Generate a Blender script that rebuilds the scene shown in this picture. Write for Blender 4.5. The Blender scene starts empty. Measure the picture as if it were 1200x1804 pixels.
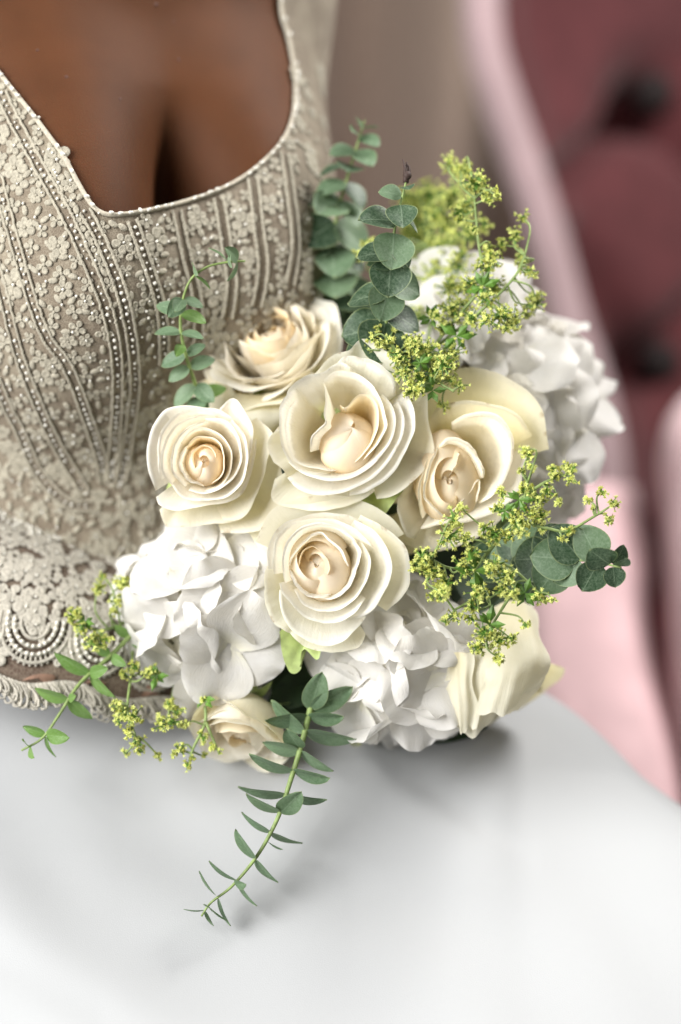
import bpy, math, random
import numpy as np
from mathutils import Vector, Matrix
from mathutils.bvhtree import BVHTree
from mathutils.geometry import delaunay_2d_cdt

rng = np.random.default_rng(11)
random.seed(11)
R = math.radians
sc = bpy.context.scene
COL = sc.collection

# ------------------------------------------------------------------ camera
PITCH = R(18)
CAM = np.array([0.0, 0.0, 1.25])
LENS = 60.0
FPX = LENS / 36.0 * 1804
FW = np.array([0, math.cos(PITCH), -math.sin(PITCH)])
UP = np.array([0, math.sin(PITCH), math.cos(PITCH)])
RT = np.array([1.0, 0, 0])
FOCUS = 0.955
cd = bpy.data.cameras.new('camera')
cam = bpy.data.objects.new('camera', cd)
COL.objects.link(cam)
cam.location = CAM
cam.rotation_euler = (math.pi / 2 - PITCH, 0, 0)
cd.sensor_fit = 'VERTICAL'
cd.sensor_height = 36
cd.lens = LENS
cd.clip_start = 0.05
cd.clip_end = 50
cd.dof.use_dof = True
cd.dof.focus_distance = FOCUS
cd.dof.aperture_fstop = 1.8
sc.camera = cam

def at(px, py, d):
    return CAM + FW * d + RT * ((px - 600) / FPX * d) + UP * ((902 - py) / FPX * d)

def proj(p):
    q = np.asarray(p) - CAM
    d = q @ FW
    return 600 + (q @ RT) / d * FPX, 902 - (q @ UP) / d * FPX, d

def cdir(r, u, t):
    """direction from camera-relative (right, up, toward camera)"""
    v = RT * r + UP * u - FW * t
    return v / np.linalg.norm(v)

# ------------------------------------------------------------------ light
w = bpy.data.worlds.new('World')
sc.world = w
w.use_nodes = True
bg = w.node_tree.nodes['Background']
bg.inputs[0].default_value = (1.0, 0.965, 0.93, 1)
bg.inputs[1].default_value = 0.12

def area(name, loc, target, size, power, col, size_y=None):
    l = bpy.data.lights.new(name, 'AREA')
    l.shape = 'RECTANGLE'
    l.size = size
    l.size_y = size_y or size
    l.energy = power
    l.color = col
    o = bpy.data.objects.new(name, l)
    COL.objects.link(o)
    o.location = loc
    o.rotation_euler = (Vector(target) - Vector(loc)).to_track_quat('-Z', 'Y').to_euler()
    return o

area('window_light', (-1.32, -0.16, 1.80), (0.0, 0.95, 0.95), 1.1, 49, (1.0, 0.985, 0.965), 1.6)
area('far_window_light', (0.95, 1.35, 2.25), (0.0, 1.05, 1.05), 0.7, 24, (1.0, 0.97, 0.94), 0.7)

sc.view_settings.view_transform = 'Standard'
sc.view_settings.look = 'None'
sc.view_settings.gamma = 1
sc.view_settings.exposure = 0.88
sc.view_settings.use_curve_mapping = False
sc.render.engine = 'CYCLES'
sc.cycles.use_denoising = True
sc.cycles.max_bounces = 10
sc.cycles.diffuse_bounces = 7
sc.cycles.transmission_bounces = 6
sc.cycles.transparent_max_bounces = 12
sc.cycles.sample_clamp_indirect = 6

# ------------------------------------------------------------------ materials
def mat(name):
    m = bpy.data.materials.new(name)
    m.use_nodes = True
    nt = m.node_tree
    nt.nodes.clear()
    out = nt.nodes.new('ShaderNodeOutputMaterial')
    return m, nt, out

def N(nt, kind, **kw):
    n = nt.nodes.new(kind)
    for k, v in kw.items():
        if k.startswith('_'):
            n.inputs[k[1:].replace('_', ' ')].default_value = v
        else:
            setattr(n, k, v)
    return n

def ramp(nt, src, stops):
    r = nt.nodes.new('ShaderNodeValToRGB')
    e = r.color_ramp.elements
    while len(e) > 1:
        e.remove(e[-1])
    e[0].position = stops[0][0]
    e[0].color = stops[0][1]
    for p, c in stops[1:]:
        x = e.new(p)
        x.color = c
    nt.links.new(src, r.inputs[0])
    return r

def rgb(r, g, b):
    return (r, g, b, 1)

def mixc(nt, fac, a, b, mode='MIX'):
    n = nt.nodes.new('ShaderNodeMix')
    n.data_type = 'RGBA'
    n.blend_type = mode
    for i, v in ((0, fac), (6, a), (7, b)):
        if hasattr(v, 'is_linked') or hasattr(v, 'links'):
            nt.links.new(v, n.inputs[i])
        else:
            n.inputs[i].default_value = v
    return n.outputs[2]

def mathn(nt, op, a, b=None, clamp=False):
    n = nt.nodes.new('ShaderNodeMath')
    n.operation = op
    n.use_clamp = clamp
    for i, v in enumerate((a, b)):
        if v is None:
            continue
        if hasattr(v, 'links'):
            nt.links.new(v, n.inputs[i])
        else:
            n.inputs[i].default_value = v
    return n.outputs[0]

def petal_material(name, stops, trans, vein_scale, vein_str, blemish=0.0, rough=0.55, transcol=(0.95, 0.9, 0.75, 1)):
    """thin petal: colour along its length (uv y), fine veins across, some light passes through"""
    m, nt, out = mat(name)
    L = nt.links.new
    uv = N(nt, 'ShaderNodeUVMap')
    sep = N(nt, 'ShaderNodeSeparateXYZ')
    L(uv.outputs[0], sep.inputs[0])
    oi = N(nt, 'ShaderNodeObjectInfo')
    g = ramp(nt, sep.outputs[1], stops)
    tint = mixc(nt, 1.0, g.outputs[0], oi.outputs['Color'], 'MULTIPLY')
    tc = N(nt, 'ShaderNodeTexCoord')
    nz = N(nt, 'ShaderNodeTexNoise', _Scale=90.0, _Detail=3.0)
    L(tc.outputs['Object'], nz.inputs['Vector'])
    mott = ramp(nt, nz.outputs[0], [(0.3, rgb(0.965, 0.955, 0.925)), (0.6, rgb(1, 1, 1))])
    c = mixc(nt, 1.0, tint, mott.outputs[0], 'MULTIPLY')
    if blemish:
        edge = ramp(nt, sep.outputs[1], [(0.93, rgb(0, 0, 0)), (0.995, rgb(1, 1, 1))])
        n2 = N(nt, 'ShaderNodeTexNoise', _Scale=130.0, _Detail=4.0)
        L(tc.outputs['Object'], n2.inputs['Vector'])
        sp = ramp(nt, n2.outputs[0], [(0.60, rgb(0, 0, 0)), (0.68, rgb(1, 1, 1))])
        f = mathn(nt, 'MULTIPLY', edge.outputs[0], sp.outputs[0])
        f = mathn(nt, 'MULTIPLY', f, blemish)
        c = mixc(nt, f, c, rgb(0.38, 0.25, 0.10))
    # veins: stretched noise along the petal
    mp = N(nt, 'ShaderNodeMapping')
    mp.inputs['Scale'].default_value = (vein_scale, vein_scale * 0.12, 1)
    L(uv.outputs[0], mp.inputs[0])
    vn = N(nt, 'ShaderNodeTexNoise', _Scale=1.0, _Detail=4.0, _Distortion=0.4)
    L(mp.outputs[0], vn.inputs['Vector'])
    n3 = N(nt, 'ShaderNodeTexNoise', _Scale=700.0, _Detail=2.0)
    L(tc.outputs['Object'], n3.inputs['Vector'])
    hsum = mathn(nt, 'ADD', vn.outputs[0], mathn(nt, 'MULTIPLY', n3.outputs[0], 0.25))
    bp = N(nt, 'ShaderNodeBump', _Strength=vein_str, _Distance=0.0012)
    L(hsum, bp.inputs['Height'])
    p = N(nt, 'ShaderNodeBsdfPrincipled', _Roughness=rough)
    p.inputs['Specular IOR Level'].default_value = 0.25
    p.inputs['Sheen Weight'].default_value = 0.08
    L(c, p.inputs['Base Color'])
    L(bp.outputs[0], p.inputs['Normal'])
    t = N(nt, 'ShaderNodeBsdfTranslucent')
    tcol = mixc(nt, 1.0, c, transcol, 'MULTIPLY')
    L(tcol, t.inputs[0])
    L(bp.outputs[0], t.inputs['Normal'])
    mx = N(nt, 'ShaderNodeMixShader')
    mx.inputs[0].default_value = trans
    L(p.outputs[0], mx.inputs[1])
    L(t.outputs[0], mx.inputs[2])
    L(mx.outputs[0], out.inputs[0])
    return m

M = {}
M['rose'] = petal_material('rose_petal_cream',
    [(0.0, rgb(0.88, 0.70, 0.32)), (0.22, rgb(0.93, 0.865, 0.66)), (0.5, rgb(0.935, 0.922, 0.88)), (1.0, rgb(0.94, 0.937, 0.915))],
    0.46, 46, 0.30, blemish=0.35, transcol=(1.0, 0.96, 0.87, 1))
M['rose_bud'] = petal_material('rose_petal_peach',
    [(0.0, rgb(0.91, 0.74, 0.42)), (0.5, rgb(0.935, 0.83, 0.62)), (1.0, rgb(0.94, 0.89, 0.77))],
    0.40, 40, 0.08, blemish=0.0, transcol=(1.0, 0.88, 0.68, 1))
M['rose_outer'] = petal_material('rose_petal_greenish',
    [(0.0, rgb(0.64, 0.72, 0.34)), (0.35, rgb(0.83, 0.84, 0.64)), (0.75, rgb(0.90, 0.895, 0.80)), (1.0, rgb(0.91, 0.90, 0.83))],
    0.40, 46, 0.22, blemish=0.6, transcol=(1.0, 0.92, 0.62, 1))
M['hydrangea'] = petal_material('hydrangea_petal_white',
    [(0.0, rgb(0.88, 0.87, 0.76)), (0.25, rgb(0.84, 0.832, 0.81)), (1.0, rgb(0.85, 0.842, 0.828))],
    0.40, 60, 0.32, transcol=(1.0, 0.98, 0.93, 1))

def leaf_material(name, dark, pale, frost, rim, rough=0.42):
    m, nt, out = mat(name)
    L = nt.links.new
    uv = N(nt, 'ShaderNodeUVMap')
    sep = N(nt, 'ShaderNodeSeparateXYZ')
    L(uv.outputs[0], sep.inputs[0])
    tc = N(nt, 'ShaderNodeTexCoord')
    oi = N(nt, 'ShaderNodeObjectInfo')
    base = mixc(nt, oi.outputs['Random'], dark, pale)
    # side veins fan from the midrib
    ax = mathn(nt, 'ABSOLUTE', mathn(nt, 'SUBTRACT', sep.outputs[0], 0.5))
    vy = mathn(nt, 'SUBTRACT', mathn(nt, 'MULTIPLY', sep.outputs[1], 1.0), mathn(nt, 'MULTIPLY', ax, 0.9))
    wv = mathn(nt, 'SINE', mathn(nt, 'MULTIPLY', vy, 42.0))
    vein = ramp(nt, wv, [(0.80, rgb(0, 0, 0)), (1.0, rgb(1, 1, 1))])
    mid = ramp(nt, ax, [(0.0, rgb(1, 1, 1)), (0.03, rgb(0, 0, 0))])
    n1 = N(nt, 'ShaderNodeTexNoise', _Scale=15.0, _Detail=5.0, _Roughness=0.7)
    L(tc.outputs['Object'], n1.inputs['Vector'])
    fr = ramp(nt, n1.outputs[0], [(0.42, rgb(0, 0, 0)), (0.62, rgb(1, 1, 1))])
    n2 = N(nt, 'ShaderNodeTexNoise', _Scale=2.6, _Detail=2.0)
    L(tc.outputs['Object'], n2.inputs['Vector'])
    fr2 = ramp(nt, n2.outputs[0], [(0.3, rgb(0.2, 0.2, 0.2)), (0.65, rgb(1, 1, 1))])
    f = mathn(nt, 'MULTIPLY', fr.outputs[0], fr2.outputs[0])
    f = mathn(nt, 'MULTIPLY', f, 0.5)
    c = mixc(nt, f, base, frost)
    v = mathn(nt, 'ADD', mathn(nt, 'MULTIPLY', vein.outputs[0], 0.12), mathn(nt, 'MULTIPLY', mid.outputs[0], 0.5), True)
    c = mixc(nt, v, c, frost)
    # pale rim: uv.z is not there, so use the edge attribute
    at_ = N(nt, 'ShaderNodeAttribute', attribute_name='edge')
    e = ramp(nt, at_.outputs['Fac'], [(0.93, rgb(0, 0, 0)), (0.985, rgb(1, 1, 1))])
    c = mixc(nt, mathn(nt, 'MULTIPLY', e.outputs[0], 0.75), c, rim)
    geo = N(nt, 'ShaderNodeNewGeometry')
    c = mixc(nt, mathn(nt, 'MULTIPLY', geo.outputs['Backfacing'], 0.45), c, frost)
    p = N(nt, 'ShaderNodeBsdfPrincipled', _Roughness=rough)
    p.inputs['Specular IOR Level'].default_value = 0.4
    L(c, p.inputs['Base Color'])
    bp = N(nt, 'ShaderNodeBump', _Strength=0.25, _Distance=0.0008)
    L(mathn(nt, 'ADD', n1.outputs[0], v), bp.inputs['Height'])
    L(bp.outputs[0], p.inputs['Normal'])
    t = N(nt, 'ShaderNodeBsdfTranslucent')
    L(mixc(nt, 1.0, c, rgb(0.8, 1.0, 0.45), 'MULTIPLY'), t.inputs[0])
    mx = N(nt, 'ShaderNodeMixShader')
    mx.inputs[0].default_value = 0.18
    L(p.outputs[0], mx.inputs[1])
    L(t.outputs[0], mx.inputs[2])
    L(mx.outputs[0], out.inputs[0])
    return m

M['euc_dark'] = leaf_material('eucalyptus_leaf_dark', rgb(0.020, 0.048, 0.022), rgb(0.040, 0.080, 0.040), rgb(0.25, 0.33, 0.23), rgb(0.30, 0.36, 0.18))
M['euc_grey'] = leaf_material('eucalyptus_leaf_grey', rgb(0.085, 0.15, 0.078), rgb(0.14, 0.215, 0.12), rgb(0.27, 0.36, 0.25), rgb(0.26, 0.32, 0.16), 0.5)
M['euc_young'] = leaf_material('eucalyptus_leaf_young', rgb(0.10, 0.20, 0.035), rgb(0.14, 0.25, 0.055), rgb(0.26, 0.38, 0.18), rgb(0.2, 0.3, 0.08), 0.45)

def simple(name, col, rough=0.6, noise=None, bump=0.0, bscale=200.0, sheen=0.0, spec=0.4, sss=0.0, metal=0.0, trans=0.0, coat=0.0):
    m, nt, out = mat(name)
    L = nt.links.new
    p = N(nt, 'ShaderNodeBsdfPrincipled', _Roughness=rough)
    p.inputs['Specular IOR Level'].default_value = spec
    p.inputs['Sheen Weight'].default_value = sheen
    p.inputs['Metallic'].default_value = metal
    p.inputs['Coat Weight'].default_value = coat
    p.inputs['Transmission Weight'].default_value = trans
    tc = N(nt, 'ShaderNodeTexCoord')
    if noise:
        n = N(nt, 'ShaderNodeTexNoise', _Scale=noise[0], _Detail=3.0)
        L(tc.outputs['Object'], n.inputs['Vector'])
        a, b = noise[1], noise[2]
        r = ramp(nt, n.outputs[0], [(0.35, tuple(x * a for x in col) + (1,)), (0.65, tuple(min(1, x * b) for x in col) + (1,))])
        L(r.outputs[0], p.inputs['Base Color'])
    else:
        p.inputs['Base Color'].default_value = (*col, 1)
    if bump:
        n = N(nt, 'ShaderNodeTexNoise', _Scale=bscale, _Detail=4.0)
        L(tc.outputs['Object'], n.inputs['Vector'])
        bp = N(nt, 'ShaderNodeBump', _Strength=bump, _Distance=0.001)
        L(n.outputs[0], bp.inputs['Height'])
        L(bp.outputs[0], p.inputs['Normal'])
    if sss:
        p.inputs['Subsurface Weight'].default_value = sss
        p.inputs['Subsurface Radius'].default_value = (0.012, 0.004, 0.002)
        p.inputs['Subsurface Scale'].default_value = 1.0
    L(p.outputs[0], out.inputs[0])
    return m

M['stem'] = simple('green_stem', (0.22, 0.30, 0.10), 0.5, (300, 0.8, 1.2))
M['stem_brown'] = simple('reddish_stem', (0.16, 0.08, 0.05), 0.6)
M['dry_tip'] = simple('dry_brown_tip', (0.05, 0.03, 0.025), 0.7)
M['floret'] = simple('yellow_green_floret', (0.62, 0.67, 0.20), 0.6, (160, 0.72, 1.2))
M['floret_dark'] = simple('olive_floret', (0.40, 0.42, 0.08), 0.6, (160, 0.7, 1.25))
M['bract'] = simple('bract_green', (0.10, 0.21, 0.03), 0.5, (200, 0.7, 1.2))
M['calyx'] = simple('pale_green_calyx', (0.42, 0.52, 0.20), 0.6, (150, 0.8, 1.15))
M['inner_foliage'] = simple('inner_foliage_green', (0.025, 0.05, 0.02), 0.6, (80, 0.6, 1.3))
M['skin'] = simple('tanned_skin', (0.086, 0.032, 0.0125), 0.62, (22, 0.90, 1.09), bump=0.25, bscale=1100, spec=0.13, sss=0.25)
M['mole'] = simple('dark_mole', (0.08, 0.03, 0.018), 0.6)
M['bead'] = simple('pearl_glass_bead', (0.66, 0.64, 0.57), 0.08, spec=0.8, coat=0.6)
M['satin'] = simple('white_satin', (0.392, 0.403, 0.412), 0.6, (2.5, 0.985, 1.01), bump=0.16, bscale=1500, sheen=0.1, spec=0.2)
M['lace_thread'] = simple('ivory_lace_thread', (0.38, 0.35, 0.275), 0.75, (500, 0.8, 1.15), bump=0.6, bscale=1300, sheen=0.15)
M['lace_white'] = simple('white_lace_thread', (0.50, 0.47, 0.40), 0.75, (500, 0.82, 1.12), bump=0.6, bscale=1300, sheen=0.15)
M['piping'] = simple('ivory_piping', (0.45, 0.41, 0.33), 0.7, (600, 0.85, 1.1), bump=0.4, bscale=1500)
M['lining'] = simple('brown_lining', (0.25, 0.15, 0.105), 0.8, (200, 0.85, 1.1))
M['velvet'] = simple('pink_velvet_shaded', (0.100, 0.026, 0.029), 0.85, (25, 0.85, 1.15), sheen=0.12, spec=0.2)  # shaded copy of the chair's pink velvet, shade put into the colour
M['velvet_rim_sheen'] = simple('pink_velvet_painted_sheen', (0.37, 0.265, 0.275), 0.85, (25, 0.92, 1.08), sheen=0.6, spec=0.2)  # same pink velvet, its sheen along the rim painted in as a paler colour
M['velvet_lit'] = simple('pink_velvet_lit', (0.74, 0.515, 0.535), 0.85, (25, 0.93, 1.07), sheen=0.5, spec=0.2)  # lit copy of the chair's pink velvet, light put into the colour
M['button'] = simple('button_dimple_shade', (0.012, 0.006, 0.006), 0.7)  # near-black colour paints in the shade of the dimple
M['curtain'] = simple('taupe_curtain_cloth', (0.30, 0.225, 0.18), 0.85, (40, 0.93, 1.07), sheen=0.2)

def tulle_material(name, c0, c1, scale):
    m, nt, out = mat(name)
    L = nt.links.new
    tc = N(nt, 'ShaderNodeTexCoord')
    v = N(nt, 'ShaderNodeTexVoronoi', feature='DISTANCE_TO_EDGE')
    v.inputs['Scale'].default_value = scale
    L(tc.outputs['Object'], v.inputs['Vector'])
    r = ramp(nt, v.outputs['Distance'], [(0.05, rgb(1, 1, 1)), (0.16, rgb(0, 0, 0))])
    n = N(nt, 'ShaderNodeTexNoise', _Scale=60.0, _Detail=4.0)
    L(tc.outputs['Object'], n.inputs['Vector'])
    r2 = ramp(nt, n.outputs[0], [(0.42, rgb(0, 0, 0)), (0.62, rgb(1, 1, 1))])
    f = mathn(nt, 'ADD', mathn(nt, 'MULTIPLY', r.outputs[0], 0.6), mathn(nt, 'MULTIPLY', r2.outputs[0], 0.45), True)
    c = mixc(nt, f, c0, c1)
    p = N(nt, 'ShaderNodeBsdfPrincipled', _Roughness=0.8)
    p.inputs['Sheen Weight'].default_value = 0.1
    L(c, p.inputs['Base Color'])
    bp = N(nt, 'ShaderNodeBump', _Strength=0.5, _Distance=0.0008)
    L(f, bp.inputs['Height'])
    L(bp.outputs[0], p.inputs['Normal'])
    L(p.outputs[0], out.inputs[0])
    return m
M['tulle'] = tulle_material('taupe_tulle', rgb(0.15, 0.115, 0.08), rgb(0.29, 0.25, 0.185), 700)
M['tulle_hip'] = tulle_material('brown_tulle', rgb(0.11, 0.07, 0.05), rgb(0.24, 0.19, 0.14), 520)

# ------------------------------------------------------------------ mesh helpers
def link(name, me, parent=None, m=None, mw=None):
    o = bpy.data.objects.new(name, me)
    COL.objects.link(o)
    if parent is not None:
        o.parent = parent
    if mw is not None:
        o.matrix_basis = mw
    if m is not None and me is not None and not me.materials:
        me.materials.append(m)
    return o

def mesh(name, verts, faces, m=None, uv=None, edge=None, smooth=True):
    me = bpy.data.meshes.new(name)
    me.from_pydata([tuple(map(float, v)) for v in verts], [], [tuple(map(int, f)) for f in faces])
    if uv is not None:
        ul = me.uv_layers.new(name='UVMap')
        li = np.empty(len(me.loops), np.int32)
        me.loops.foreach_get('vertex_index', li)
        ul.data.foreach_set('uv', np.asarray(uv, np.float32)[li].ravel())
    if edge is not None:
        a = me.attributes.new('edge', 'FLOAT', 'POINT')
        a.data.foreach_set('value', np.asarray(edge, np.float32))
    if smooth:
        me.polygons.foreach_set('use_smooth', np.ones(len(me.polygons), bool))
    if m is not None:
        me.materials.append(m)
    me.update()
    return me

def gridfaces(nu, nv, wrap=False):
    f = []
    for i in range(nu if wrap else nu - 1):
        i2 = (i + 1) % nu
        for j in range(nv - 1):
            f.append((i * nv + j, i2 * nv + j, i2 * nv + j + 1, i * nv + j + 1))
    return f

def catmull(P, n):
    """Catmull-Rom through rows of P, n samples, uniform in chord length"""
    P = np.asarray(P, float)
    if len(P) == 2:
        t = np.linspace(0, 1, n)[:, None]
        return P[0] * (1 - t) + P[1] * t
    Q = np.vstack([2 * P[0] - P[1], P, 2 * P[-1] - P[-2]])
    out = []
    seg = 24
    for i in range(len(P) - 1):
        p0, p1, p2, p3 = Q[i:i + 4]
        t = np.linspace(0, 1, seg, endpoint=False)[:, None]
        out.append(0.5 * ((2 * p1) + (-p0 + p2) * t + (2 * p0 - 5 * p1 + 4 * p2 - p3) * t ** 2 + (-p0 + 3 * p1 - 3 * p2 + p3) * t ** 3))
    out.append(P[-1:])
    o = np.vstack(out)
    s = np.r_[0, np.cumsum(np.linalg.norm(np.diff(o, axis=0), axis=1))]
    ss = np.linspace(0, s[-1], n)
    return np.stack([np.interp(ss, s, o[:, k]) for k in range(o.shape[1])], 1)

class MB:
    def __init__(self):
        self.v, self.f, self.mi = [], [], []
        self.n = 0
    def add(self, verts, faces, mi=0):
        verts = np.asarray(verts, float)
        self.v.append(verts)
        self.f += [tuple(int(a) + self.n for a in f) for f in faces]
        self.mi += [mi] * len(faces)
        self.n += len(verts)
    def tube(self, pts, rad, sides=6, mi=0, cap=True):
        pts = np.asarray(pts, float)
        n = len(pts)
        rad = np.broadcast_to(np.asarray(rad, float), (n,))
        T = np.gradient(pts, axis=0)
        T /= np.linalg.norm(T, axis=1)[:, None] + 1e-12
        up = np.array([0.3, 0.5, 0.8])
        a = np.cross(T[0], up); a /= np.linalg.norm(a)
        V = []
        for i in range(n):
            a = a - T[i] * (a @ T[i]); a /= np.linalg.norm(a) + 1e-12
            b = np.cross(T[i], a)
            for k in range(sides):
                th = 2 * math.pi * k / sides
                V.append(pts[i] + rad[i] * (math.cos(th) * a + math.sin(th) * b))
        F = []
        for i in range(n - 1):
            for k in range(sides):
                k2 = (k + 1) % sides
                F.append((i * sides + k, i * sides + k2, (i + 1) * sides + k2, (i + 1) * sides + k))
        if cap:
            F.append(tuple(range(sides))[::-1])
            F.append(tuple((n - 1) * sides + k for k in range(sides)))
        self.add(V, F, mi)
    def ball(self, c, r, axes=None, seg=8, rings=5, mi=0):
        V = [[0, 0, 1]]
        for i in range(1, rings):
            ph = math.pi * i / rings
            for k in range(seg):
                th = 2 * math.pi * k / seg
                V.append([math.sin(ph) * math.cos(th), math.sin(ph) * math.sin(th), math.cos(ph)])
        V.append([0, 0, -1])
        F = [(0, 1 + k, 1 + (k + 1) % seg) for k in range(seg)]
        for i in range(rings - 2):
            for k in range(seg):
                a = 1 + i * seg + k; b = 1 + i * seg + (k + 1) % seg
                F.append((a, a + seg, b + seg, b))
        last = len(V) - 1
        F += [(last, last - seg + (k + 1) % seg, last - seg + k) for k in range(seg)]
        V = np.array(V) * np.asarray(r)
        if axes is not None:
            V = V @ np.asarray(axes)
        self.add(V + np.asarray(c), F, mi)
    def mesh(self, name, mats, smooth=True):
        V = np.vstack(self.v)
        me = mesh(name, V, self.f, None, smooth=smooth)
        for m in (mats if isinstance(mats, (list, tuple)) else [mats]):
            me.materials.append(m)
        me.polygons.foreach_set('material_index', np.asarray(self.mi, np.int32))
        return me
    def build(self, name, mats, parent=None, smooth=True):
        if not self.v: return empty(name, parent)
        return link(name, self.mesh(name, mats, smooth), parent)

def frame(origin, z, x=None):
    """4x4 with the given z axis"""
    z = np.asarray(z, float); z = z / np.linalg.norm(z)
    if x is None:
        x = np.cross(UP, z)
        if np.linalg.norm(x) < 0.1:
            x = np.array(RT)
    x = np.asarray(x, float)
    x = x - z * (x @ z); x /= np.linalg.norm(x)
    y = np.cross(z, x)
    m = np.eye(4)
    m[:3, 0], m[:3, 1], m[:3, 2], m[:3, 3] = x, y, z, origin
    return Matrix(m.tolist())

def tag(o, label=None, cat=None, group=None, kind=None):
    if label: o['label'] = label
    if cat: o['category'] = cat
    if group: o['group'] = group
    if kind: o['kind'] = kind
    return o

def empty(name, parent=None):
    o = bpy.data.objects.new(name, None)
    COL.objects.link(o)
    o.parent = parent
    o.empty_display_size = 0.02
    return o

def surf(name, ctrl, nu, nv, m, parent=None, disp=None, wrap=False):
    """smooth sheet through a net of control points ctrl[row][col] -> xyz"""
    C = np.asarray(ctrl, float)
    rows = np.stack([catmull(r, nv) for r in C])
    P = np.stack([catmull(rows[:, j], nu) for j in range(nv)], 1)
    if disp is not None:
        du = np.gradient(P, axis=0); dv = np.gradient(P, axis=1)
        n = np.cross(du, dv); n /= np.linalg.norm(n, axis=2)[..., None] + 1e-12
        P = P + n * disp(P)[..., None]
    me = mesh(name, P.reshape(-1, 3), gridfaces(nu, nv), m)
    return (link(name, me, parent) if name else me), P

# ------------------------------------------------------------------ setting: curtain
def build_curtain():
    n = 500
    X = np.linspace(-1.5, 2.0, n)
    rows = 24
    V = []
    for i, x in enumerate(X):
        # px position on the sheet at depth 2.15
        px = 600 + x / 2.85 * FPX
        f = 0.085 * math.cos((px - 800) / 300 * 2 * math.pi) + 0.012 * math.sin(px / 61.0) + 0.008 * math.sin(px / 27.0 + 1)
        for j in range(rows):
            z = -0.1 + 2.3 * j / (rows - 1)
            V.append((x + 0.01 * math.sin(z * 2 + px / 200), 2.95 - f * 1.5 * (1 - 0.08 * z), z))
    o = link('curtain', mesh('curtain', V, gridfaces(n, rows), M['curtain']))
    md = o.modifiers.new('thickness', 'SOLIDIFY'); md.thickness = 0.004
    tag(o, 'out of focus taupe curtain hanging in soft folds behind the bouquet', 'curtain')
build_curtain()

# ------------------------------------------------------------------ pink armchair
def build_chair():
    t = empty('armchair')
    tag(t, 'out of focus pink velvet armchair with buttoned back behind the bouquet', 'armchair')
    rim = [(812, -220), (815, -80), (820, 60), (846, 160), (895, 300), (935, 430), (970, 560), (1010, 680), (1035, 800), (1035, 930), (1010, 1080), (1000, 1300)]
    ctrl = []
    for (x, y) in rim:
        ctrl.append([at(x + 50, y, 1.97), at(x + 84, y, 1.99), at(x + 110, y, 2.05), at(x + 180, y, 2.11), at(x + 300, y, 2.20), at(x + 480, y, 2.36), at(x + 640, y, 2.46)])
    b = MB()
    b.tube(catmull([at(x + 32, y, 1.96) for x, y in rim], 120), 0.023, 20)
    b.build('edge_roll', M['velvet_rim_sheen'], t)
    def disp(P):
        d = np.zeros(P.shape[:2])
        q = P - CAM
        dep = q @ FW
        px = 600 + (q @ RT) / dep * FPX
        py = 902 - (q @ UP) / dep * FPX
        for bx, by in ((1150, 165), (1160, 640), (960, 850), (1360, 400), (945, 380)):
            r2 = ((px - bx) / 60) ** 2 + ((py - by) / 70) ** 2
            if bx > 960: d -= 0.055 * np.exp(-r2)
        def crease(a, b, w_, h):
            a = np.array(a, float); b = np.array(b, float)
            ab = b - a
            tt = np.clip(((px - a[0]) * ab[0] + (py - a[1]) * ab[1]) / (ab @ ab), 0, 1)
            dist = np.hypot(px - a[0] - tt * ab[0], py - a[1] - tt * ab[1])
            return h * np.exp(-(dist / w_) ** 2)
        d -= crease((1150, 165), (955, 350), 26, 0.05)
        d -= crease((1150, 165), (1360, 400), 30, 0.05)
        d -= crease((1160, 640), (1010, 420), 30, 0.035)
        d -= crease((1160, 640), (1360, 400), 30, 0.05)
        return d
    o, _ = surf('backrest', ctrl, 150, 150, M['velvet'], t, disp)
    for (bx, by, d) in ((1150, 165, 2.24), (1160, 640, 2.16)):
        b = MB(); b.ball(at(bx, by, d), (0.030, 0.030, 0.030), seg=16, rings=10)
        b.build('button', M['button'], t)
    # arm pad and side cushion, the light on them painted in by the paler velvet
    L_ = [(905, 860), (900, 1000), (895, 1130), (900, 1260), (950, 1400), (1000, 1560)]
    R_ = [(1125, 880), (1148, 985), (1142, 1080), (1162, 1190), (1215, 1330), (1290, 1560)]
    ctrl = []
    for k, (a, b) in enumerate(zip(L_, R_)):
        d0 = 1.62 - 0.045 * k
        row = []
        for s, dd in ((-0.05, 0.16), (0.0, 0.06), (0.2, 0.01), (0.5, 0.0), (0.8, 0.008), (0.95, 0.035), (1.0, 0.075), (1.0, 0.16)):
            row.append(at(a[0] + (b[0] - a[0]) * s, a[1] + (b[1] - a[1]) * s, d0 + dd))
        ctrl.append(row)
    top = [p + FW * 0.12 - UP * 0.03 for p in ctrl[0]]
    top2 = [p + FW * 0.03 + UP * 0.012 for p in ctrl[0]]
    surf('seat_cushion', [top, top2] + ctrl, 70, 60, M['velvet_lit'], t)
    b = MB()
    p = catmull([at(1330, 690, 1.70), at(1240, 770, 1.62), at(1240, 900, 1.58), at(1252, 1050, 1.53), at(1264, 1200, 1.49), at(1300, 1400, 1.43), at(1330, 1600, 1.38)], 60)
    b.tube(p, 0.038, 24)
    b.build('armrest_roll', M['velvet_lit'], t)
    o, _ = surf('side_panel', [[at(1060, 940, 1.80), at(1200, 860, 1.78), at(1400, 760, 1.82)], [at(1100, 1200, 1.70), at(1200, 1100, 1.70), at(1400, 1000, 1.75)], [at(1120, 1600, 1.62), at(1250, 1600, 1.60), at(1450, 1600, 1.60)]], 30, 30, M['velvet'], t)
    o.modifiers.new('thickness', 'SOLIDIFY').thickness = 0.02
build_chair()

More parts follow.
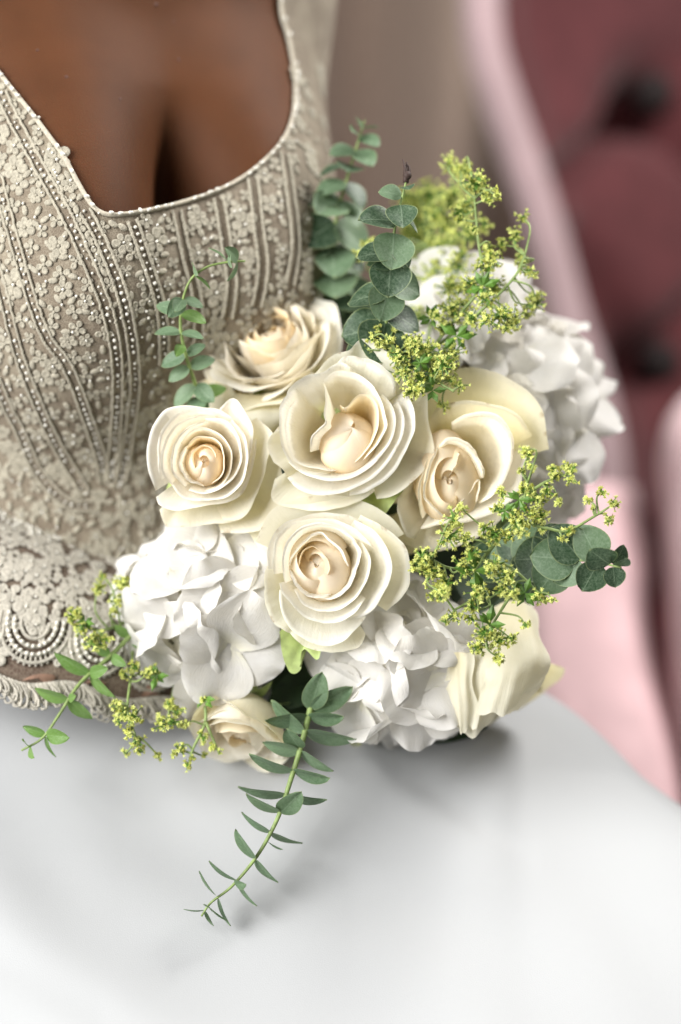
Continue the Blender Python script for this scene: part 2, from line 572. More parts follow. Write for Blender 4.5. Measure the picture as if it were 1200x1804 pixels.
# ------------------------------------------------------------------ the bride: body
YAW, LEANB, LEANS = R(30), math.tan(R(10)), math.tan(R(5))
BW = at(192, 935, 1.165)                       # waist, on the body's axis
fh = np.array([math.sin(YAW), -math.cos(YAW), 0.0])
lh = np.array([math.cos(YAW), math.sin(YAW), 0.0])
uh = np.array([0, 0, 1.0]) - LEANB * fh + LEANS * lh
uh /= np.linalg.norm(uh)
fh = fh - uh * (fh @ uh); fh /= np.linalg.norm(fh)
lh = np.cross(uh, fh) * -1
if lh[0] < 0: lh = -lh
ZK = [-0.25, -0.12, 0, .10, .20, .30, .37, .43, .48, .52, .60]
WK = [.175, .158, .128, .136, .148, .158, .172, .165, .085, .058, .056]
DK = [.125, .118, .098, .100, .104, .102, .094, .078, .062, .058, .058]
zz = np.linspace(-0.3, 0.65, 600)
def _sm(K):
    y = np.interp(zz, ZK, K)
    k = np.exp(-np.linspace(-2.5, 2.5, 41) ** 2); k /= k.sum()
    return np.convolve(np.pad(y, 20, mode='edge'), k, 'valid')
WS, DS = _sm(WK), _sm(DK)
BX, BRX, ZB, BH = 0.072, 0.118, 0.165, 0.066

def body_pt(a, z, bridge=False, off=0.0):
    """a: angle round the body (90 deg = front), z: height above the waist"""
    a = np.asarray(a, float); z = np.asarray(z, float)
    wv = np.interp(z, zz, WS); dv = np.interp(z, zz, DS)
    ca, sa = np.cos(a), np.sin(a)
    e = 2 / 2.25
    x = wv * np.sign(ca) * np.abs(ca) ** e
    y = dv * np.sign(sa) * np.abs(sa) ** e
    xx = np.sqrt(x ** 2 + (0.020 * np.clip((z - 0.225) / 0.06, 0, 1)) ** 2)
    if bridge:
        xx = np.sqrt(xx ** 2 + 0.0012)
    q2 = ((xx - BX) / BRX) ** 2 + ((z - ZB) / np.where(z > ZB, 0.185, 0.12)) ** 2
    f = np.maximum(0, 1 - q2) ** 1.8
    front = np.clip((sa - 0.02) / 0.5, 0, 1)
    front = front * front * (3 - 2 * front)
    y = y + BH * f * front
    # sternum hollow
    if not bridge:
        y = y - 0.040 * np.exp(-np.abs(x / 0.022) ** 1.3) * np.exp(-((z - 0.195) / 0.060) ** 2) * front
    P = BW + x[..., None] * lh + y[..., None] * fh + z[..., None] * uh
    if off:
        nx = x / wv ** 2; ny = y / dv ** 2
        nn = np.sqrt(nx ** 2 + ny ** 2) + 1e-9
        P = P + off * ((nx / nn)[..., None] * lh + (ny / nn)[..., None] * fh)
    return P

person = empty('person')
tag(person, 'seated person in a beaded ivory lace bodice and white satin skirt', 'person')

NA, NZ = 260, 210
aa = np.linspace(0, 2 * math.pi, NA, endpoint=False)
zv = np.linspace(-0.24, 0.56, NZ)
AA, ZZ = np.meshgrid(aa, zv, indexing='ij')
BP = body_pt(AA, ZZ)
faces = gridfaces(NA, NZ, True)
faces.append(tuple(i * NZ for i in range(NA)))
faces.append(tuple(i * NZ + NZ - 1 for i in range(NA))[::-1])
body = link('body', mesh('body', BP.reshape(-1, 3), faces, M['skin']), person)

# the cloth's own surface: bridges the hollow between the breasts
def cloth(a, z, off=0.003):
    return body_pt(a, z, True, off)
CPs = cloth(AA, ZZ)
bvh = BVHTree.FromPolygons([tuple(v) for v in CPs.reshape(-1, 3)], gridfaces(NA, NZ, True))

def pick(px, py):
    """(a, z) on the bodice under a point of the photograph; None when it misses"""
    d = at(px, py, 1.0) - CAM
    d /= np.linalg.norm(d)
    loc, nor, idx, dist = bvh.ray_cast(Vector(CAM), Vector(d))
    if loc is None:
        return None
    i, j = idx // (NZ - 1), idx % (NZ - 1)
    a, z = aa[i] + 0.012, zv[j] + 0.002
    for _ in range(8):
        p0 = np.array(proj(cloth(np.array(a), np.array(z)))[:2])
        e = np.array([px, py]) - p0
        if np.abs(e).max() < 0.05: break
        pa = np.array(proj(cloth(np.array(a + 1e-4), np.array(z)))[:2])
        pz = np.array(proj(cloth(np.array(a), np.array(z + 1e-4)))[:2])
        J = np.stack([(pa - p0) / 1e-4, (pz - p0) / 1e-4], 1)
        try:
            s = np.linalg.solve(J, e)
        except Exception:
            break
        s = np.clip(s, -0.05, 0.05)
        a += s[0]; z += s[1]
    return a, z

def cloth_frame(a, z, off=0.003):
    a = np.asarray(a, float); z = np.asarray(z, float)
    p = cloth(a, z, off)
    ta = cloth(a + 1e-3, z, off) - p
    tz = cloth(a, z + 1e-3, off) - p
    n = np.cross(tz, ta)
    n /= np.linalg.norm(n, axis=-1)[..., None] + 1e-12
    tz = tz / (np.linalg.norm(tz, axis=-1)[..., None] + 1e-12)
    return p, n, tz

# moles
for (px, py, r) in ((275, 8, 0.0014), (117, 135, 0.0011), (66, 88, 0.0009), (212, 174, 0.0009), (315, 105, 0.0010), (306, 38, 0.0008)):
    d = at(px, py, 1.0) - CAM; d /= np.linalg.norm(d)
    bb = BVHTree.FromPolygons([tuple(v) for v in BP.reshape(-1, 3)], gridfaces(NA, NZ, True)) if px == 275 else bb
    loc, nor, idx, dist = bb.ray_cast(Vector(CAM), Vector(d))
    if loc is not None:
        b = MB(); b.ball((0, 0, 0), (r, r, r * 0.35), seg=10, rings=6)
        o = b.build('mole', M['mole'], body)
        n = np.array(nor); n = n if n @ (CAM - np.array(loc)) > 0 else -n
        o.matrix_basis = frame(np.array(loc), n)

# ------------------------------------------------------------------ bodice
NECK_PX = [(-40, 78), (0, 130), (30, 168), (60, 205), (90, 245), (112, 275), (135, 318), (155, 352), (172, 371), (200, 379), (260, 371), (320, 357), (380, 338), (430, 312), (470, 280), (498, 248), (513, 215), (519, 180), (518, 130), (508, 70), (494, 12)]
nk = [pick(*p) for p in NECK_PX]
nk = np.array([p for p in nk if p is not None])
print('NECK', len(nk), np.round(np.degrees(nk[:, 0]), 1), np.round(nk[:, 1], 3))
aL, zL = nk[0]; aR, zR = nk[-1]
neck = np.vstack([[aL + 0.10, 0.42], [aL + 0.06, zL + 0.04], nk, [aR - 0.02, zR + 0.04], [aR - 0.05, 0.42]])
neck_d = catmull(neck, 160)
A0, A1 = R(-90), R(270)
poly = [(A0, -0.05), (A1, -0.05), (A1, 0.16), (neck[0][0] + 0.55, 0.22), (neck[0][0] + 0.34, 0.42)] + [tuple(p) for p in neck_d] + [(R(-6), 0.42), (R(-8), 0.30), (R(-14), 0.21), (R(-40), 0.17), (A0, 0.16)]
def dens(poly, step=0.02):
    out = []
    for (p, q) in zip(poly, poly[1:] + poly[:1]):
        p, q = np.array(p), np.array(q)
        k = max(1, int(np.hypot((q - p)[0], (q - p)[1] * 4) / step))
        out += [p + (q - p) * i / k for i in range(k)]
    return out
bd = dens(poly, 0.03)
def inside(pt, poly):
    x, y = pt; c = False
    n = len(poly); j = n - 1
    for i in range(n):
        xi, yi = poly[i]; xj, yj = poly[j]
        if (yi > y) != (yj > y) and x < (xj - xi) * (y - yi) / (yj - yi) + xi: c = not c
        j = i
    return c
pts2 = [Vector((p[0], p[1] * 4)) for p in bd]
nb = len(pts2)
polyS = [(p[0], p[1] * 4) for p in bd]
bdn = np.array(polyS)
for gx in np.arange(A0 + 0.02, A1, R(2.0)):
    for gz in np.arange(-0.195, 1.7, 0.028):
        if np.min((bdn[:, 0] - gx) ** 2 + (bdn[:, 1] - gz) ** 2) > 0.015 ** 2 and inside((gx, gz), polyS):
            pts2.append(Vector((gx, gz)))
res = delaunay_2d_cdt(pts2, [], [list(range(nb))], 1, 1e-6)
vz = np.array([(v.x, v.y / 4) for v in res[0]])
bod = link('bodice', mesh('bodice', cloth(vz[:, 0], vz[:, 1]), [tuple(f) for f in res[2]], M['tulle']), person)
tag(bod, 'ivory lace bodice with beaded lines')

# neckline piping and its beads
b = MB()
ppt, pn, _ = cloth_frame(neck_d[:, 0], neck_d[:, 1])
b.tube(ppt + pn * 0.0006, 0.0014, 8)
b.build('neckline_piping', M['piping'], bod)
b0 = MB(); b0.ball((0, 0, 0), (0.0018, 0.0011, 0.0011), seg=8, rings=6)
bead_long = b0.mesh('bead', M['bead'])
b0 = MB(); b0.ball((0, 0, 0), 0.00125, seg=8, rings=6)
bead_round = b0.mesh('bead', M['bead'])
nd = catmull(neck, 900)
pp, pn, _ = cloth_frame(nd[:, 0], nd[:, 1])
s = np.r_[0, np.cumsum(np.linalg.norm(np.diff(pp, axis=0), axis=1))]
k = 0
for d in np.arange(0.05, s[-1] - 0.05, 0.0058):
    i = int(np.searchsorted(s, d))
    if i + 1 >= len(pp): break
    x_, y_, _d = proj(pp[i])
    if not (-20 < x_ < 620 and -20 < y_ < 420) or rng.random() < 0.3: continue
    tdir = pp[i + 1] - pp[i]; tdir /= np.linalg.norm(tdir)
    tilt = rng.normal(0, 0.5)
    z_ = pn[i] + 0.2 * rng.normal(size=3)
    o = link('neckline_bead', bead_long, bod)
    o.matrix_basis = frame(pp[i] + pn[i] * 0.0028 + rng.normal(0, 0.0003, 3), z_, tdir * math.cos(tilt) + np.cross(pn[i], tdir) * math.sin(tilt))
    k += 1

# beaded lines
LINES = [
    [(-4, 312), (20, 400), (54, 517), (83, 592), (117, 640), (146, 710), (176, 800), (184, 850)],
    [(4, 165), (22, 205), (65, 285), (110, 365), (146, 440), (175, 508), (198, 580), (207, 667), (202, 775), (196, 845)],
    [(232, 388), (250, 440), (267, 490), (283, 550), (288, 640)],
    [(-6, 665), (16, 720), (37, 760), (75, 842), (118, 885), (160, 892)],
    [(310, 372), (325, 440), (345, 520), (350, 600)],
    [(385, 350), (398, 430), (408, 500), (400, 560)],
    [(445, 315), (455, 400), (463, 470), (452, 540)],
    [(500, 270), (512, 350), (520, 430), (510, 500)],
    [(-8, 460), (18, 560), (40, 640), (78, 735), (128, 830), (150, 870)],
    [(150, 372), (185, 440), (215, 520), (232, 600), (236, 700), (222, 800), (212, 850)],
]
line_px = []
for li, ln in enumerate(LINES):
    q = [pick(*p) for p in ln]
    q = np.array([p for p in q if p is not None])
    if len(q) < 3: continue
    c = catmull(q, 240)
    p, n, t = cloth_frame(c[:, 0], c[:, 1])
    T = np.gradient(p, axis=0); T /= np.linalg.norm(T, axis=1)[:, None]
    S = np.cross(n, T)
    line_px.append(np.array([proj(x)[:2] for x in p[::6]]))
    b = MB()
    for off in (-0.0030, 0.0030):
        b.tube(p + S * off + n * 0.0009 + S * (rng.normal(0, 0.00022, len(p)))[:, None], 0.0009, 6)
    b.build('lace_cord', M['lace_thread'], bod)
    ss = np.r_[0, np.cumsum(np.linalg.norm(np.diff(p, axis=0), axis=1))]
    if li in (4, 5, 6, 7): continue
    b = MB()
    for d in np.arange(0, ss[-1], 0.0042):
        i = min(int(np.searchsorted(ss, d)), len(p) - 1)
        if rng.random() < 0.15: continue
        b.ball(p[i] + n[i] * 0.0011 + S[i] * rng.normal(0, 0.0003), 0.00100 * rng.uniform(0.6, 1.25), seg=7, rings=5)
        if rng.random() < 0.30:
            b.ball(p[i] + n[i] * 0.001 + S[i] * rng.choice([-1, 1]) * 0.0062, 0.0007 * rng.uniform(0.8, 1.2), seg=6, rings=4)
    tag(b.build('bead_strand', M['bead'], bod), kind='stuff')

# lace flowers
def lace_flower_mesh(np_, r, seed, bead=True):
    g = np.random.default_rng(seed)
    b = MB()
    for k in range(np_):
        th = 2 * math.pi * k / np_ + g.normal(0, 0.09)
        rr = r * g.uniform(0.85, 1.1)
        n = 12
        V = []; F = []
        cx, cy = 0.58 * rr * math.cos(th), 0.58 * rr * math.sin(th)
        ring = []
        for j in range(n):
            t = 2 * math.pi * j / n
            lx = 0.44 * rr * math.cos(t); ly = 0.36 * rr * math.sin(t) * (1 + 0.18 * math.cos(t))
            ring.append((cx + lx * math.cos(th) - ly * math.sin(th), cy + lx * math.sin(th) + ly * math.cos(th)))
        h = 0.0009
        V = [(x, y, 0.0) for x, y in ring] + [(cx + (x - cx) * 0.8, cy + (y - cy) * 0.8, h) for x, y in ring] + [(cx + (x - cx) * 0.5, cy + (y - cy) * 0.5, h * 0.55) for x, y in ring]
        for j in range(n):
            j2 = (j + 1) % n
            F += [(j, j2, n + j2, n + j), (n + j, n + j2, 2 * n + j2, 2 * n + j)]
        F.append(tuple(2 * n + j for j in range(n)))
        b.add(V, F, 0)
    if bead:
        b.ball((0, 0, 0.0012), 0.0011, seg=7, rings=5, mi=1)
    else:
        b.ball((0, 0, 0.0005), (0.0013, 0.0013, 0.0008), seg=7, rings=5, mi=0)
    return b
FL = [lace_flower_mesh(5, 0.0088, 1, True).mesh('lace_flower', [M['lace_thread'], M['bead']]),
      lace_flower_mesh(6, 0.0078, 2, False).mesh('lace_flower', [M['lace_thread'], M['bead']]),
      lace_flower_mesh(5, 0.0066, 3, True).mesh('lace_flower', [M['lace_thread'], M['bead']]),
      lace_flower_mesh(4, 0.0060, 4, False).mesh('lace_flower', [M['lace_thread'], M['bead']])]
FLW = [lace_flower_mesh(5, 0.0090, 5, True).mesh('lace_flower', [M['lace_white'], M['bead']]),
       lace_flower_mesh(6, 0.0075, 6, True).mesh('lace_flower', [M['lace_white'], M['bead']]),
       lace_flower_mesh(3, 0.0070, 7, False).mesh('lace_leaf', [M['lace_white'], M['bead']])]
alll = np.vstack(line_px)
placed = []
small = MB()
tries = 0
nfl = 0
while tries < 6500:
    tries += 1
    px, py = rng.uniform(-15, 600), rng.uniform(120, 985)
    if px > 300 and py > 640: continue
    dl = np.min(np.hypot(alll[:, 0] - px, alll[:, 1] - py))
    if dl < 14: continue
    if placed:
        pa = np.array(placed)
        dm = np.min(np.hypot(pa[:, 0] - px, pa[:, 1] - py))
        if dm < (25 if nfl < 240 and tries < 5000 else 17): continue
    q = pick(px, py)
    if q is None: continue
    if not inside((q[0], q[1] * 4 + 0.02), polyS) or not inside((q[0], q[1] * 4), polyS): continue
    p, n, t = cloth_frame(q[0], q[1])
    vis = n @ (CAM - p) / np.linalg.norm(CAM - p)
    if vis < 0.08: continue
    placed.append((px, py))
    ang = rng.uniform(0, 6.28)
    xdir = t * math.cos(ang) + np.cross(n, t) * math.sin(ang)
    if nfl < 240 and tries < 5000:
        o = link('lace_flower', FL[rng.integers(0, 4) if dl > 20 else 3], bod)
        o.matrix_basis = frame(p + n * 0.0004, n, xdir) @ Matrix.Scale(rng.uniform(0.68, 1.02), 4)
        nfl += 1
    else:
        ax = np.stack([xdir, np.cross(n, xdir), n])
        small.ball(p + n * 0.0004, (0.0034, 0.0019, 0.0009), ax, 8, 5, 0)
        if rng.random() < 0.5: small.ball(p + n * 0.001 + xdir * 0.004, 0.001, None, 6, 4, 1)
tag(small.build('lace_sprinkle', [M['lace_thread'], M['bead']], bod), kind='stuff')

# ------------------------------------------------------------------ skirt
def build_skirt():
    cols = [-420, -150, 0, 300, 600, 840, 935, 1060, 1200, 1500]
    ye = [1085, 1120, 1150, 1195, 1190, 1185, 1207, 1288, 1396, 1640]
    de = [1.06, 1.065, 1.07, 1.085, 1.09, 1.10, 1.11, 1.10, 1.08, 1.03]
    ctrl = []
    def row(f):
        return [at(*f(x, y, d)) for x, y, d in zip(cols, ye, de)]
    ctrl.append(row(lambda x, y, d: (x + 30, y + 260, d + 0.16)))
    ctrl.append(row(lambda x, y, d: (x + 14, y + 110, d + 0.10)))
    ctrl.append(row(lambda x, y, d: (x + 4, y + 22, d + 0.045)))
    ctrl.append(row(lambda x, y, d: (x, y, d + 0.012)))
    ctrl.append(row(lambda x, y, d: (x, y + 14, d - 0.012)))
    for t in (0.12, 0.3, 0.5, 0.7, 0.9, 1.15):
        def f(x, y, d, t=t):
            yy = y + (1900 - y) * t
            return (x + (20 if x > 900 else 0) * t, yy, d - 0.01 + (0.918 - d) * t ** 0.9)
        ctrl.append(row(f))
    def disp(P):
        q = P - CAM
        dep = q @ FW
        px = 600 + (q @ RT) / dep * FPX
        py = 902 - (q @ UP) / dep * FPX
        m = np.clip((py - 1230) / 120, 0, 1)
        a = px * 0.80 + py * 0.60
        b_ = px * 0.55 - py * 0.84
        d = 0.0045 * np.sin(a / 95 + 0.8 * np.sin(b_ / 260)) * np.clip((px - 480) / 300, 0, 1)
        d += 0.004 * np.sin(b_ / 88 + 1.1 * np.sin(a / 230)) * np.clip((620 - px) / 400, 0, 1)
        d += 0.006 * np.sin(px / 210 + py / 340 + 1.3)
        d += 0.0016 * np.sin(b_ / 37 + 2 * np.sin(a / 150)) * np.clip((py - 1250) / 300, 0, 1)
        # a soft crease on the lower left
        dist = (py - 1690 - (px) * 0.62) * 0.85
        d -= 0.003 * np.exp(-(dist / 40) ** 2) * np.clip((330 - px) / 150, 0, 1)
        dist = (py - 1352 - (px - 690) * 0.55) * 0.87
        d -= 0.004 * np.exp(-(dist / 30) ** 2) * np.clip((px - 640) / 60, 0, 1) * np.clip((960 - px) / 120, 0, 1)
        return 0.75 * d * m
    o, P = surf('skirt', ctrl, 190, 220, M['satin'], person, disp)
    tag(o, 'smooth white satin skirt')
    return P
build_skirt()

# ------------------------------------------------------------------ lace hip panel over the skirt
HC = [
    [(-150, 850, 1.05), (-60, 880, 1.05), (60, 925, 1.055), (190, 965, 1.07), (320, 985, 1.09), (450, 1000, 1.12)],
    [(-170, 950, 1.005), (-70, 985, 1.01), (50, 1010, 1.018), (190, 1040, 1.035), (320, 1065, 1.055), (450, 1075, 1.09)],
    [(-185, 1070, 0.99), (-80, 1100, 0.993), (40, 1110, 1.0), (185, 1130, 1.016), (315, 1160, 1.04), (450, 1170, 1.08)],
    [(-190, 1170, 0.985), (-85, 1195, 0.988), (35, 1205, 0.995), (180, 1225, 1.011), (315, 1255, 1.035), (450, 1265, 1.075)],
]
HC3 = np.array([[at(*p) for p in r] for r in HC])
HU, HV = 90, 140
_rows = np.stack([catmull(r, HV) for r in HC3])
HP = np.stack([catmull(_rows[:, j], HU) for j in range(HV)], 1)
hip = link('hip_lace_panel', mesh('hip_lace_panel', HP.reshape(-1, 3), gridfaces(HU, HV), M['tulle_hip']), person)
hip.modifiers.new('thickness', 'SOLIDIFY').thickness = 0.0006
tag(hip, 'ivory lace panel with scalloped hem lying over the skirt')
hbvh = BVHTree.FromPolygons([tuple(v) for v in HP.reshape(-1, 3)], gridfaces(HU, HV))
def hpick(px, py):
    d = at(px, py, 1.0) - CAM; d /= np.linalg.norm(d)
    loc, nor, idx, dist = hbvh.ray_cast(Vector(CAM), Vector(d))
    if loc is None: return None
    n = np.array(nor); p = np.array(loc)
    if n @ (CAM - p) < 0: n = -n
    return p, n
# scallops
def scallop(cx, cy, rx, ry, rot):
    cord = MB(); beads = MB()
    for k, (f, rad) in enumerate(((1.0, 0.0012), (0.80, 0.0013), (0.60, 0.0013), (0.40, 0.0012))):
        P = []
        for th in np.linspace(R(-8), R(188), 46):
            x = cx + (math.cos(th) * rx * f) * math.cos(rot) - (math.sin(th) * ry * f) * math.sin(rot)
            y = cy + (math.cos(th) * rx * f) * math.sin(rot) + (math.sin(th) * ry * f) * math.cos(rot)
            h = hpick(x, y)
            if h is None: continue
            P.append(np.r_[h[0] + h[1] * 0.0014, h[1]])
        if len(P) < 6: continue
        P = np.array(P)
        cord.tube(P[:, :3], rad, 6)
        if k in (1, 2):
            cc = catmull(P[:, :3], 60)
            ss = np.r_[0, np.cumsum(np.linalg.norm(np.diff(cc, axis=0), axis=1))]
            for d in np.arange(0, ss[-1], 0.0036):
                i = min(int(np.searchsorted(ss, d)), 59)
                beads.ball(cc[i] + P[0, 3:] * 0.0012, 0.0014, seg=7, rings=5)
    for th in np.linspace(R(4), R(176), 20):     # short bars between the two outer cords
        q = []
        for f in (0.80, 0.90, 1.0, 1.10):
            x = cx + (math.cos(th) * rx * f) * math.cos(rot) - (math.sin(th) * ry * f) * math.sin(rot)
            y = cy + (math.cos(th) * rx * f) * math.sin(rot) + (math.sin(th) * ry * f) * math.cos(rot)
            h = hpick(x, y)
            if h is not None: q.append(h[0] + h[1] * 0.0012)
        if len(q) >= 2: cord.tube(np.array(q), 0.0008, 5)
    if cord.n: cord.build('lace_scallop', M['lace_white'], hip)
    if beads.n: tag(beads.build('scallop_beads', M['bead'], hip), kind='stuff')
SC = [(-55, 1100, 62, 66, 0.15), (62, 1098, 62, 70, 0.2), (175, 1125, 52, 66, 0.2), (270, 1155, 50, 62, 0.2), (350, 1180, 45, 60, 0.2)]
for s_ in SC: scallop(*s_)
# brown gaps below the scallops, then a last lace edge
for k, (cx, cy, wx, wy, rot) in enumerate(((64, 1201, 30, 13, -0.25), (160, 1213, 24, 12, -0.35), (262, 1236, 22, 10, -0.3))):
    ring = []
    for th in np.linspace(0, 2 * math.pi, 20, endpoint=False):
        x = wx * math.cos(th) * (1 + 0.15 * math.cos(2 * th)); y = wy * math.sin(th)
        h = hpick(cx + x * math.cos(rot) - y * math.sin(rot), cy + x * math.sin(rot) + y * math.cos(rot))
        if h is None: h = hpick(cx, min(cy, 1195))
        ring.append(h[0] + h[1] * 0.0016)
    ring = np.array(ring); c = ring.mean(0)
    V = np.vstack([ring, (ring - c) * 0.85 + c + h[1] * 0.0006, c + h[1] * 0.0006])
    F = [(i, (i + 1) % 20, 20 + (i + 1) % 20, 20 + i) for i in range(20)] + [(20 + i, 20 + (i + 1) % 20, 40) for i in range(20)]
    link('lining_gap', mesh('lining_gap', V, F, M['lining']), hip)
# fluffy last edge: loops hanging below the panel, on the satin
fr = MB()
for k in range(150):
    px = -20 + k * 2.8
    ybase = 1188 + px * 0.16 + 8 * math.sin(px / 27)
    h = hpick(px, min(ybase, 1250)) or hpick(px, 1190 + px * 0.10)
    if h is None: continue
    p, n = h
    p = p + n * 0.0022
    L = rng.uniform(0.010, 0.018)
    dn = -UP * 0.9 - FW * 0.15 + RT * rng.normal(0, 0.3)
    sd = RT * rng.choice([-1, 1]) * 0.003
    fr.tube(catmull([p, p + dn * L * 0.6 + sd, p + dn * L, p + dn * L * 0.6 - sd, p], 12), 0.0007, 5)
tag(fr.build('lace_edge', M['lace_white'], hip), kind='stuff')
# guipure flowers
placed = []
tries = 0
while tries < 3500 and len(placed) < 120:
    tries += 1
    px, py = rng.uniform(-25, 330), rng.uniform(930, 1200)
    ok = True
    for (cx, cy, rx, ry, rot) in SC:
        if ((px - cx) / (rx * 1.02)) ** 2 + ((py - cy) / (ry * 1.02)) ** 2 < 1 and py > cy - 4 and ((px - cx) / (rx * 0.34)) ** 2 + ((py - cy) / (ry * 0.34)) ** 2 > 1: ok = False
    if not ok or py > 1150 + px * 0.1: continue
    if placed and np.min(np.hypot(*(np.array(placed) - (px, py)).T)) < 17: continue
    h = hpick(px, py)
    if h is None: continue
    placed.append((px, py))
    o = link('lace_flower', FLW[rng.integers(0, 3)], hip)
    o.matrix_basis = frame(h[0] + h[1] * 0.0012, h[1], rng.normal(size=3)) @ Matrix.Scale(rng.uniform(0.75, 1.0), 4)
# sparkling waist line
b = MB()
for k in range(130):
    u = rng.uniform(0, 1)
    px = -10 + 240 * u; py = 912 + px * 0.27 + rng.normal(0, 7)
    h = hpick(px, py)
    if h is None: continue
    b.ball(h[0] + h[1] * 0.002, 0.0013 * rng.uniform(0.7, 1.2), seg=7, rings=5)
tag(b.build('waist_beads', M['bead'], hip), kind='stuff')

# ------------------------------------------------------------------ bouquet
bouquet = empty('bouquet')
tag(bouquet, 'bridal bouquet of cream roses, white hydrangeas, eucalyptus and yellow-green filler', 'bouquet')
bouquet.location = at(620, 1290, 1.06)
BINV = Matrix.Translation(-Vector(bouquet.location))
def in_bouquet(o, mw):
    o.parent = bouquet
    o.matrix_basis = BINV @ mw
    return o

def lerp_list(xs, ys, x):
    return np.array([np.interp(x, xs, [y[i] for y in ys]) for i in range(len(ys[0]))])

KX = [0.0, 0.18, 0.38, 0.60, 0.80, 1.0]
TH = [  # angle from the axis along the petal (deg) at t = 0, .3, .6, .85, 1
    [60, 30, -20, -68, -92],
    [68, 42, 2, -28, -20],
    [78, 50, 8, 2, 16],
    [82, 56, 18, 16, 44],
    [86, 62, 32, 38, 84],
    [92, 72, 50, 66, 118],
]
def petal_mesh(name, k, L, phi0, hw, spiral, g, th=None, flat=0.0, rough=1.0, r0=0.002, z0=0.0, m=None, point=0.05, sideroll=25, ns=19, nt=20):
    th = lerp_list(KX, TH, k) if th is None else np.array(th, float)
    s = np.linspace(-1, 1, ns)
    t = np.linspace(0, 1, nt)
    ph = g.uniform(0, 6.28, 6)
    V = np.zeros((ns, nt, 3))
    asym = g.normal(0, 0.12)
    notch = g.uniform(0, 0.05)
    for i, si in enumerate(s):
        Ls = L * (1 - 0.20 * abs(si) ** 4.0 + 0.07 * asym * si) * (1 + point * math.exp(-(si / 0.22) ** 2) - notch * math.exp(-((si - asym) / 0.3) ** 2))
        ang = np.interp(t, [0, .3, .6, .85, 1.0], th)
        # sides roll back harder on the open petals, edges wander
        tt = np.clip((t - 0.62) / 0.38, 0, 1) ** 1.5
        ang = ang + sideroll * abs(si) ** 2.2 * tt * (0.1 + k) + rough * 20 * tt * math.sin(2.3 * si + ph[0]) + rough * 8 * tt * math.sin(6.3 * si + ph[1])
        a = np.radians(ang)
        dt = Ls / (nt - 1)
        r = r0 + np.r_[0, np.cumsum((np.sin(a[1:]) + np.sin(a[:-1])) / 2 * dt)]
        z = z0 + np.r_[0, np.cumsum((np.cos(a[1:]) + np.cos(a[:-1])) / 2 * dt)]
        r = np.maximum(r, -0.003 if k < 0.1 else 0.0006)
        r = r * (1 + spiral * si) + rough * 0.0009 * t ** 2 * np.sin(5 * si + ph[2] + 2 * t) * (0.3 + k)
        z = z + rough * 0.0012 * t ** 2 * np.sin(4.2 * si + ph[3]) + rough * 0.0005 * t ** 4 * np.sin(13 * si + ph[4])
        wid = hw * (1 - 0.25 * (1 - t) ** 2) * (1 + 0.05 * np.sin(3 * t + ph[5]))
        th_ = si * wid
        x = r * np.sin(th_)
        y = r * (1 - (1 - flat) * (1 - np.cos(th_)))
        c, sn = math.cos(phi0), math.sin(phi0)
        V[i, :, 0] = x * c - y * sn
        V[i, :, 1] = x * sn + y * c
        V[i, :, 2] = z
    S, T = np.meshgrid(s, t, indexing='ij')
    rimv = np.maximum(T, np.where(T > 0.25, np.abs(S) ** 6 * 0.97, 0))
    uv = np.stack([S * 0.5 + 0.5, rimv * 0.35 + T * 0.65], 2).reshape(-1, 2)
    return mesh(name, V.reshape(-1, 3), gridfaces(ns, nt), m, uv)

def sepals(g, mb, n=5, L=0.03, r0=0.004, droop=100):
    for k in range(n):
        ph = 2 * math.pi * k / n + g.normal(0, .1)
        c, sn = math.cos(ph), math.sin(ph)
        V = []; nt_ = 9
        for j in range(nt_):
            t = j / (nt_ - 1)
            w_ = 0.0055 * math.sin(math.pi * (0.12 + 0.88 * t) ** 0.8) ** 0.9 * (1 - t * 0.4)
            a = R(80 + (droop - 80) * t)
            r = r0 + L * t * math.sin(a); z = L * t * math.cos(a) - 0.003
            for s_ in (-1, 0, 1):
                V.append((r * c - s_ * w_ * sn, r * sn + s_ * w_ * c, z + abs(s_) * 0.0012))
        F = []
        for j in range(nt_ - 1):
            for q in range(2):
                F.append((j * 3 + q, j * 3 + q + 1, j * 3 + q + 4, j * 3 + q + 3))
        mb.add(V, F)

